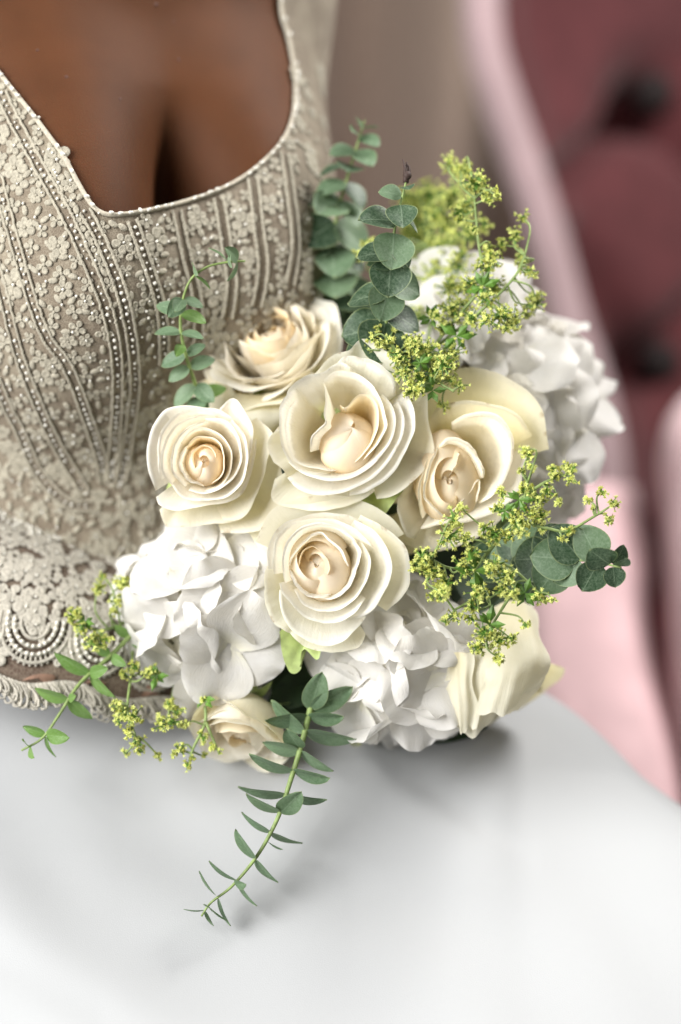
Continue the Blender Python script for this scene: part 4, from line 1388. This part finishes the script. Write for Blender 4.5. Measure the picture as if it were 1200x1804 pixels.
# eucalyptus sprigs
def sprig(path, nodes, mats, label, stem_r=(0.0016, 0.0006), stem_m=None, seed=0, leaves=None, ratio=0.95, tipcluster=True, fold=0.1, curl=0.15, dry=False, twist=0.0):
    """nodes: list of (t along the stem, leaf length, elevation deg, azimuths deg...)"""
    g = np.random.default_rng(seed)
    P = catmull([at(*p) for p in path], 80)
    b = MB()
    b.tube(P, np.linspace(stem_r[0], stem_r[1], 80), 8)
    mts = [stem_m or M['stem']]
    if dry:
        mts.append(M['dry_tip'])
        e = P[-1]; T = P[-1] - P[-6]; T /= np.linalg.norm(T)
        for k in range(4):
            v = T + g.normal(0, 0.55, 3)
            v /= np.linalg.norm(v)
            b.tube(catmull([e - T * 0.003, e + v * 0.005, e + v * 0.008 + g.normal(0, 0.002, 3)], 8), np.linspace(0.0017, 0.0003, 8), 6, 1)
        b.ball(e + T * 0.001, 0.0026, None, 8, 6, 1)
    so = b.build('eucalyptus_sprig', mts)
    in_bouquet(so, Matrix.Identity(4))
    so['label'] = label
    cache = {}
    for nd_ in nodes:
        t, L, el = nd_[:3]
        i = int(np.clip(t * 79, 1, 78))
        T = P[i + 1] - P[i - 1]; T /= np.linalg.norm(T)
        n2 = -FW - T * (-FW @ T); n2 /= np.linalg.norm(n2)
        n1 = np.cross(n2, T)
        if n1 @ RT < 0 and abs(T @ UP) > 0.5: pass
        for az in nd_[3:]:
            a = R(az + g.normal(0, 13)); e = R(el + g.normal(0, 10))
            rd = math.cos(a) * n1 + math.sin(a) * n2
            m_ = rd * math.cos(e) + T * math.sin(e)
            nn = T * math.cos(e) - rd * math.sin(e)
            cd_ = -FW - m_ * (-FW @ m_); cd_ = cd_ - nn * (cd_ @ nn); lc = np.linalg.norm(cd_)
            if twist and lc > 0.2:
                tw = twist * g.uniform(0.4, 1.3)
                nn = nn * math.cos(tw) + cd_ / lc * math.sin(tw); nn /= np.linalg.norm(nn)
            x = np.cross(m_, nn)
            mw = np.eye(4)
            mw[:3, 0], mw[:3, 1], mw[:3, 2], mw[:3, 3] = x, m_, nn, P[i] + rd * 0.0008
            key = g.integers(0, 4)
            mt = mats[g.integers(0, len(mats))]
            if (key, mt.name) not in cache:
                cache[(key, mt.name)] = leaf_mesh('leaf', 1.0, ratio * g.uniform(0.9, 1.06), seed * 10 + int(key), mt, fold, curl * g.uniform(0.5, 1.4))
            o = link('leaf', cache[(key, mt.name)], so)
            o.matrix_basis = Matrix(mw.tolist()) @ Matrix.Scale(L * g.uniform(0.84, 1.10), 4)
    return so

D_, G_, Y_ = M['euc_dark'], M['euc_grey'], M['euc_young']
# middle sprig, leaves hang like shells in front of the stem
sprig([(672, 640, 0.985), (683, 540, 0.975), (688, 460, 0.968), (698, 390, 0.965), (712, 335, 0.965), (717, 312, 0.965)],
      [(0.08, 0.02464, -50, 95), (0.08, 0.02376, -10, 0, 170), (0.20, 0.02376, -12, 8), (0.24, 0.02464, -60, 88), (0.28, 0.02024, -20, 165), (0.38, 0.02332, -15, 2), (0.42, 0.02464, -62, 94), (0.46, 0.01936, -20, 172), (0.52, 0.01496, 5, 5), (0.56, 0.02332, -62, 88), (0.60, 0.02112, -18, 8), (0.64, 0.01496, -20, 165), (0.70, 0.02200, -60, 97), (0.76, 0.01936, -15, 12), (0.80, 0.01408, -20, 165), (0.85, 0.01584, -52, 105), (0.91, 0.01408, -10, 20), (0.95, 0.00880, 0, 120)],
      [D_, D_, G_], 'dark frosted eucalyptus sprig with a dry brown tip, upright in front', seed=1, dry=True, ratio=1.12, curl=0.12, twist=0.75)
# left taller sprig, a little behind
sprig([(585, 560, 1.07), (585, 480, 1.06), (590, 400, 1.05), (610, 320, 1.045), (630, 255, 1.045), (642, 213, 1.045)],
      [(0.02, .030, -15, 10, 190, 80), (0.13, .030, -25, 60, 150, 10), (0.25, .029, -25, 175, 30, 80), (0.37, .028, -28, 80, 160, 15), (0.49, .027, -30, 170, 40), (0.60, .025, -28, 60, 150, 0), (0.69, .022, -30, 165, 35), (0.78, .021, -30, 85, 10), (0.86, .018, -25, 150, 20), (0.93, .014, -10, 60, 170), (0.97, .010, 30, 60, 150)],
      [D_, G_, G_], 'taller blurred eucalyptus sprig standing at the top left of the bouquet', seed=2, ratio=0.98, curl=0.1, twist=0.6)
# right sprig, seen from its tip
sprig([(880, 985, 1.00), (940, 985, 0.975), (1000, 985, 0.955), (1050, 990, 0.945), (1095, 1000, 0.940)],
      [(0.10, .026, -20, 60, 120, 0), (0.26, .027, -62, 90), (0.30, .026, -30, 10, 175), (0.44, .027, -40, 170, 20), (0.52, .026, -66, 75), (0.60, .026, -35, 0, 185), (0.70, .025, -64, 100), (0.74, .023, -25, 175, 10), (0.86, .021, -30, 5, 170), (0.93, .017, -50, 80), (0.95, .014, 10, 0, 180), (0.985, .011, 25, 60)],
      [D_, D_, D_, G_], 'glossy dark eucalyptus sprig pointing right towards the pink chair', seed=3, ratio=1.08, curl=0.08, twist=1.05)
# lower sprig hanging over the skirt, leaves edge on
sprig([(548, 1245, 0.985), (532, 1310, 0.975), (512, 1375, 0.968), (490, 1440, 0.962), (455, 1505, 0.957), (410, 1560, 0.952), (372, 1590, 0.950), (355, 1614, 0.950)],
      [(0.02, .028, -30, 95, 40), (0.06, .022, 6, 180, 20), (0.115, .027, -4, 10, 175), (0.19, .020, -18, 120), (0.215, .023, 12, 5, 200), (0.30, .024, 8, 8, 185), (0.395, .025, 2, 0, 178), (0.475, .022, -12, 175), (0.475, .0235, -30, 45), (0.565, .021, 6, 178, 0), (0.605, .011, -6, 40), (0.69, .0215, 2, 176, -4), (0.80, .019, 2, 176, -4), (0.815, .010, -10, 60), (0.90, .018, 4, 172, 2), (0.955, .012, -20, 110, 10), (0.985, .011, 20, 175, 20)],
      [G_], 'long thin grey-green eucalyptus sprig hanging over the white skirt', seed=4, ratio=0.62, curl=0.10, twist=0.28, stem_r=(0.0019, 0.0006), fold=0.08)
# lower left sprig
sprig([(245, 1105, 1.01), (190, 1160, 0.995), (140, 1205, 0.985), (105, 1258, 0.978), (75, 1300, 0.975), (38, 1322, 0.975)],
      [(0.10, 0.01152, 10, 10, 170), (0.26, 0.01440, 5, 20, 190), (0.42, 0.02160, 15, 175, 10), (0.42, 0.01440, -10, 80), (0.62, 0.02160, 10, 172, -8), (0.62, 0.01008, -20, 80), (0.84, 0.01872, -20, 60), (0.84, 0.01584, 20, 170), (0.86, 0.01296, 30, 0), (0.96, 0.01080, -5, 120, 60)],
      [Y_], 'young bright green eucalyptus sprig at the lower left over the lace', seed=5, ratio=0.55, curl=0.15, twist=0.75)
# left sprig in front of the bodice
sprig([(352, 700, 1.01), (326, 620, .985), (318, 560, .976), (332, 500, .966), (362, 472, .965), (400, 462, .968), (432, 460, .970)],
      [(0.02, .0192, -10, 60, 170, 100), (0.10, .0176, -20, 100, 20), (0.22, .0152, 0, 178, 8), (0.30, .0144, 0, 0, 185), (0.36, .0120, -10, 90), (0.42, .0144, 4, 175, 2), (0.52, .0144, 0, 0, 170), (0.60, .0152, -20, 90, 60), (0.60, .0128, 0, 180), (0.74, .0104, 20, 60, 200), (0.92, .0144, -15, 100, 20), (0.97, .0120, -20, 70, 150)],
      [Y_, G_, G_], 'small leafy eucalyptus sprig curling in front of the lace bodice', seed=6, ratio=0.66, curl=0.15, twist=0.4, stem_r=(0.0012, 0.0006))

# lady's mantle sprays
def floret(mb, c, n, r, g, mi):
    n = n / np.linalg.norm(n)
    x = np.cross(n, g.normal(size=3)); x /= np.linalg.norm(x)
    y = np.cross(n, x)
    k = 5
    V = [c - n * r * 0.15]
    for j in range(2 * k):
        th = math.pi * j / k
        rr = r * (1.0 if j % 2 == 0 else 0.42)
        V.append(c + rr * (math.cos(th) * x + math.sin(th) * y) + n * r * (0.35 if j % 2 == 0 else 0.12))
    V.append(c - n * r * 0.75)
    F = [(0, 1 + j, 1 + (j + 1) % (2 * k)) for j in range(2 * k)]
    F += [(2 * k + 1, 1 + (j + 1) % (2 * k), 1 + j) for j in range(2 * k)]
    mb.add(V, F, mi)
    mb.ball(c + n * r * 0.08, r * 0.26, None, 5, 4, 1)

def spray(stems, clusters, label, seed, bracts=(), extra=0.0):
    g = np.random.default_rng(seed)
    clusters = clusters + [(x + g.normal(0, 16), y + g.normal(0, 16), d_ + g.normal(0, 0.006), r_ * 0.8, n_ * 0.7) for x, y, d_, r_, n_ in clusters for _k in range(2 if d_ > 1.04 else 1) if g.random() < extra]
    b = MB()
    nodes = []
    for st in stems:
        P = catmull([at(*p) for p in st], 40)
        b.tube(P, np.linspace(0.0011, 0.0007, 40), 6)
        nodes.append(P)
    nodes = np.vstack(nodes)
    root = nodes[0]
    cl = []
    for (px, py, d, rp, n) in clusters:
        c = at(px, py, d)
        dist = np.linalg.norm(nodes - c, axis=1) + 0.35 * np.maximum(0, np.linalg.norm(nodes - root, axis=1) - np.linalg.norm(c - root))
        q = nodes[int(np.argmin(dist))]
        dv = c - q
        L = np.linalg.norm(dv)
        if L > 0.004:
            mid = q + dv * 0.5 + (UP * 0.06 + g.normal(0, 0.16, 3)) * L
            P = catmull([q, mid, c], 14)
            b.tube(P, np.linspace(0.0007, 0.00045, 14), 5)
        cl.append((c, rp * d / FPX, n))
    so = b.build('filler_spray', M['stem'])
    in_bouquet(so, Matrix.Identity(4))
    so['label'] = label
    for (c, rr, n) in cl:
        mb = MB()
        n = int(n * 2.4)
        for k in range(n):
            v = g.normal(size=3); v /= np.linalg.norm(v)
            p = c + v * rr * g.uniform(0.25, 1.18)
            r = g.uniform(0.0010, 0.0019)
            mb.tube(np.array([c + v * rr * 0.05 + g.normal(0, 0.0006, 3), p - v * r * 0.6]), 0.0003, 4, 2, cap=False)
            nn = v + g.normal(0, 0.35, 3)
            floret(mb, p, nn, r, g, 0 if g.random() < 0.78 else 1)
        o = mb.build('flower_cluster', [M['floret'], M['floret_dark'], M['bract']], so, smooth=False)
        tag(o, kind='stuff')
    for (px, py, d, s) in bracts:
        mb = MB()
        c = at(px, py, d)
        for k in range(6):
            th = 2 * math.pi * k / 6 + g.normal(0, 0.3)
            v = RT * math.cos(th) + UP * math.sin(th) - FW * g.normal(0.1, 0.4)
            x = np.cross(v, FW); x /= np.linalg.norm(x)
            L = s * g.uniform(0.7, 1.2)
            V = [c, c + v * L * 0.5 + x * L * 0.24, c + v * L, c + v * L * 0.5 - x * L * 0.24, c + v * L * 0.55 - FW * L * 0.12]
            mb.add(V, [(0, 1, 4), (1, 2, 4), (2, 3, 4), (3, 0, 4)])
        mb.build('bract', M['bract'], so, smooth=False)
    return so

B1, B2, F1 = 1.10, 1.05, 0.985
spray([[(735, 690, 1.01), (752, 630, 1.0), (800, 565, 0.99), (848, 500, 0.985), (842, 420, 0.985), (836, 350, 0.99)], [(770, 610, 1.0), (850, 545, 0.985), (905, 490, 0.985), (925, 450, 0.99)],
       [(745, 650, 1.02), (765, 520, 1.05), (755, 430, 1.07), (742, 350, 1.09)], [(760, 640, 1.0), (720, 640, 0.975), (700, 620, 0.97)], [(752, 630, 1.0), (770, 670, 0.975), (800, 690, 0.97)]],
      [(795, 290, 1.03, 22, 16), (812, 305, 1.02, 18, 14), (835, 325, .99, 26, 24), (862, 352, .985, 14, 9), (875, 345, .985, 8, 4), (758, 345, 1.09, 30, 26), (735, 370, 1.10, 28, 22), (775, 385, 1.07, 30, 26), (745, 420, 1.10, 36, 30), (790, 440, 1.06, 30, 26), (812, 375, 1.0, 22, 18),
       (720, 470, 1.08, 30, 22), (760, 475, 1.06, 28, 24), (735, 510, 1.06, 26, 20), (835, 405, .985, 14, 8), (868, 455, .985, 22, 22), (845, 470, .985, 14, 9), (905, 420, 1.0, 18, 14), (885, 432, 1.0, 14, 9), (920, 455, 1.0, 14, 9), (932, 478, .99, 14, 8), (945, 480, .99, 8, 3),
       (795, 505, 1.02, 26, 20), (830, 500, .985, 22, 18), (855, 525, .98, 22, 18), (880, 555, .98, 26, 22), (905, 560, .985, 22, 15), (945, 535, 1.0, 20, 14), (930, 555, 1.0, 14, 8), (895, 580, .98, 14, 8), (800, 545, .99, 26, 20), (830, 560, .985, 24, 18), (780, 575, .99, 20, 14),
       (700, 630, .965, 22, 22), (712, 655, .962, 20, 18), (725, 690, .962, 18, 16), (738, 665, .965, 18, 14), (750, 620, .975, 30, 30), (780, 640, .975, 28, 26), (765, 660, .972, 22, 18), (800, 620, .98, 24, 18), (812, 680, .975, 14, 7), (795, 670, .975, 16, 10), (735, 600, .98, 18, 12),
       (655, 596, .965, 10, 7), (668, 605, .965, 12, 8), (685, 597, .966, 9, 5), (652, 440, 1.03, 16, 12), (790, 350, 1.07, 30, 26), (825, 415, 1.05, 28, 22), (770, 450, 1.07, 32, 26), (805, 470, 1.04, 26, 20), (855, 395, 1.03, 18, 12), (740, 395, 1.09, 34, 28), (715, 350, 1.10, 22, 14), (870, 505, 1.0, 22, 16), (780, 520, 1.05, 26, 20), (750, 545, 1.05, 24, 18), (665, 425, 1.04, 12, 8), (700, 560, 1.05, 22, 14), (690, 480, 1.08, 20, 12)],
      "tall yellow-green lady's mantle spray rising at the top right", 1, [(805, 592, .985, .011), (850, 505, .98, .009), (760, 560, .99, .008), (762, 688, .97, .009), (740, 640, .968, .007)], extra=0.9)
spray([[(830, 1010, 0.975), (850, 985, 0.958), (880, 945, 0.948), (915, 905, 0.944), (930, 850, 0.942)], [(835, 1005, 0.962), (905, 925, 0.95), (960, 930, 0.945), (1000, 935, 0.945), (1055, 905, 0.945)], [(915, 880, .944), (960, 850, .943), (1000, 835, .943)],
       [(835, 1005, .965), (790, 1000, .95), (760, 985, .945)], [(840, 1010, .965), (862, 1060, .95), (862, 1105, .945)], [(905, 1040, .96), (880, 1080, .95), (862, 1110, .945)], [(850, 985, .958), (900, 1000, .948), (950, 1045, .945)], [(845, 1050, .955), (800, 1075, .95)]],
      [(932, 800, .942, 12, 12), (938, 822, .942, 10, 7), (918, 830, .942, 8, 4), (998, 822, .942, 14, 10), (1005, 845, .942, 14, 9), (980, 838, .942, 14, 9), (965, 865, .942, 14, 9), (985, 882, .942, 10, 6), (925, 865, .944, 18, 16), (948, 880, .943, 16, 14), (940, 905, .943, 20, 20), (915, 925, .942, 20, 22), (905, 905, .944, 16, 12),
       (1062, 868, .945, 10, 8), (1082, 888, .945, 12, 10), (1074, 915, .945, 12, 8), (1045, 895, .945, 6, 3), (885, 870, .946, 12, 8), (878, 895, .946, 14, 10), (800, 915, .945, 20, 16), (812, 895, .945, 14, 8), (790, 945, .942, 24, 24), (820, 950, .945, 18, 14), (745, 985, .94, 24, 26), (760, 1010, .94, 20, 20), (735, 1000, .94, 14, 9), (770, 1045, .942, 20, 20), (785, 1025, .942, 20, 18),
       (815, 1000, .943, 22, 18), (840, 1040, .945, 22, 18), (870, 1000, .94, 24, 24), (895, 1015, .94, 24, 24), (905, 1045, .94, 16, 10), (885, 1040, .94, 18, 14), (950, 1050, .944, 16, 12), (965, 1060, .944, 8, 4), (830, 1065, .944, 20, 16), (800, 1085, .945, 16, 9), (785, 1095, .945, 10, 5), (830, 1090, .944, 16, 10),
       (855, 1115, .942, 24, 22), (845, 1140, .942, 18, 14), (880, 1130, .942, 22, 20), (900, 1125, .944, 14, 9), (880, 1160, .942, 14, 10), (925, 1100, .945, 10, 6), (870, 940, .944, 20, 16), (1000, 935, .945, 10, 6), (955, 935, .945, 10, 5), (855, 930, .944, 16, 10)],
      "yellow-green lady's mantle spray over the right rose and dark sprig", 2, [(836, 1005, .945, .013), (862, 1100, .944, .010), (915, 880, .943, .009), (925, 1045, .944, .009), (890, 900, .944, .007)], extra=0.35)
spray([[(250, 1080, 1.03), (215, 1100, 1.01), (170, 1110, 1.0), (135, 1085, .995)], [(235, 1110, 1.02), (232, 1180, 1.0), (225, 1250, .985), (240, 1300, .98)], [(310, 1190, 1.03), (300, 1250, .99), (288, 1280, .985)], [(358, 1225, .99), (362, 1270, .985), (340, 1320, .982), (332, 1350, .982)], [(362, 1270, .985), (385, 1325, .982)]],
      [(212, 1030, 1.01, 18, 14), (222, 1055, 1.005, 18, 14), (180, 1015, 1.01, 12, 7), (130, 1085, .99, 16, 14), (145, 1110, .99, 16, 13), (165, 1130, .99, 18, 16), (182, 1125, .992, 16, 12), (205, 1060, 1.0, 12, 8), (238, 1175, .99, 14, 10), (220, 1190, .992, 12, 7), (272, 1185, .995, 16, 11), (210, 1245, .982, 14, 9), (235, 1262, .98, 20, 16), (225, 1285, .98, 12, 7), (240, 1305, .98, 16, 12), (248, 1322, .98, 10, 6), (208, 1270, .982, 10, 5),
       (300, 1240, .985, 14, 10), (312, 1255, .984, 14, 9), (285, 1275, .983, 18, 13), (320, 1278, .984, 10, 5), (318, 1320, .98, 12, 9), (305, 1328, .98, 10, 5), (330, 1350, .98, 10, 7), (340, 1335, .98, 8, 4), (358, 1300, .982, 12, 8), (375, 1318, .982, 10, 6), (388, 1325, .982, 6, 3), (358, 1232, .985, 8, 4)],
      "loose yellow-green lady's mantle spray trailing over the lace hem", 3, [(358, 1230, .986, .007), (275, 1190, .99, .008), (150, 1095, .99, .006)], extra=0.5)
spray([[(612, 1280, 1.05), (618, 1330, 1.04), (622, 1370, 1.035), (632, 1405, 1.03)]],
      [(625, 1310, 1.045, 20, 14), (606, 1322, 1.045, 16, 9), (618, 1345, 1.04, 12, 7), (618, 1380, 1.035, 14, 10), (632, 1392, 1.035, 12, 8), (645, 1415, 1.03, 10, 7), (627, 1418, 1.03, 9, 6), (610, 1415, 1.03, 8, 5)],
      "short yellow-green lady's mantle tip hanging beside the long eucalyptus sprig", 4)

print('objects', len(bpy.data.objects), 'tris', sum(len(o.data.polygons) for o in bpy.data.objects if o.type == 'MESH') * 2)
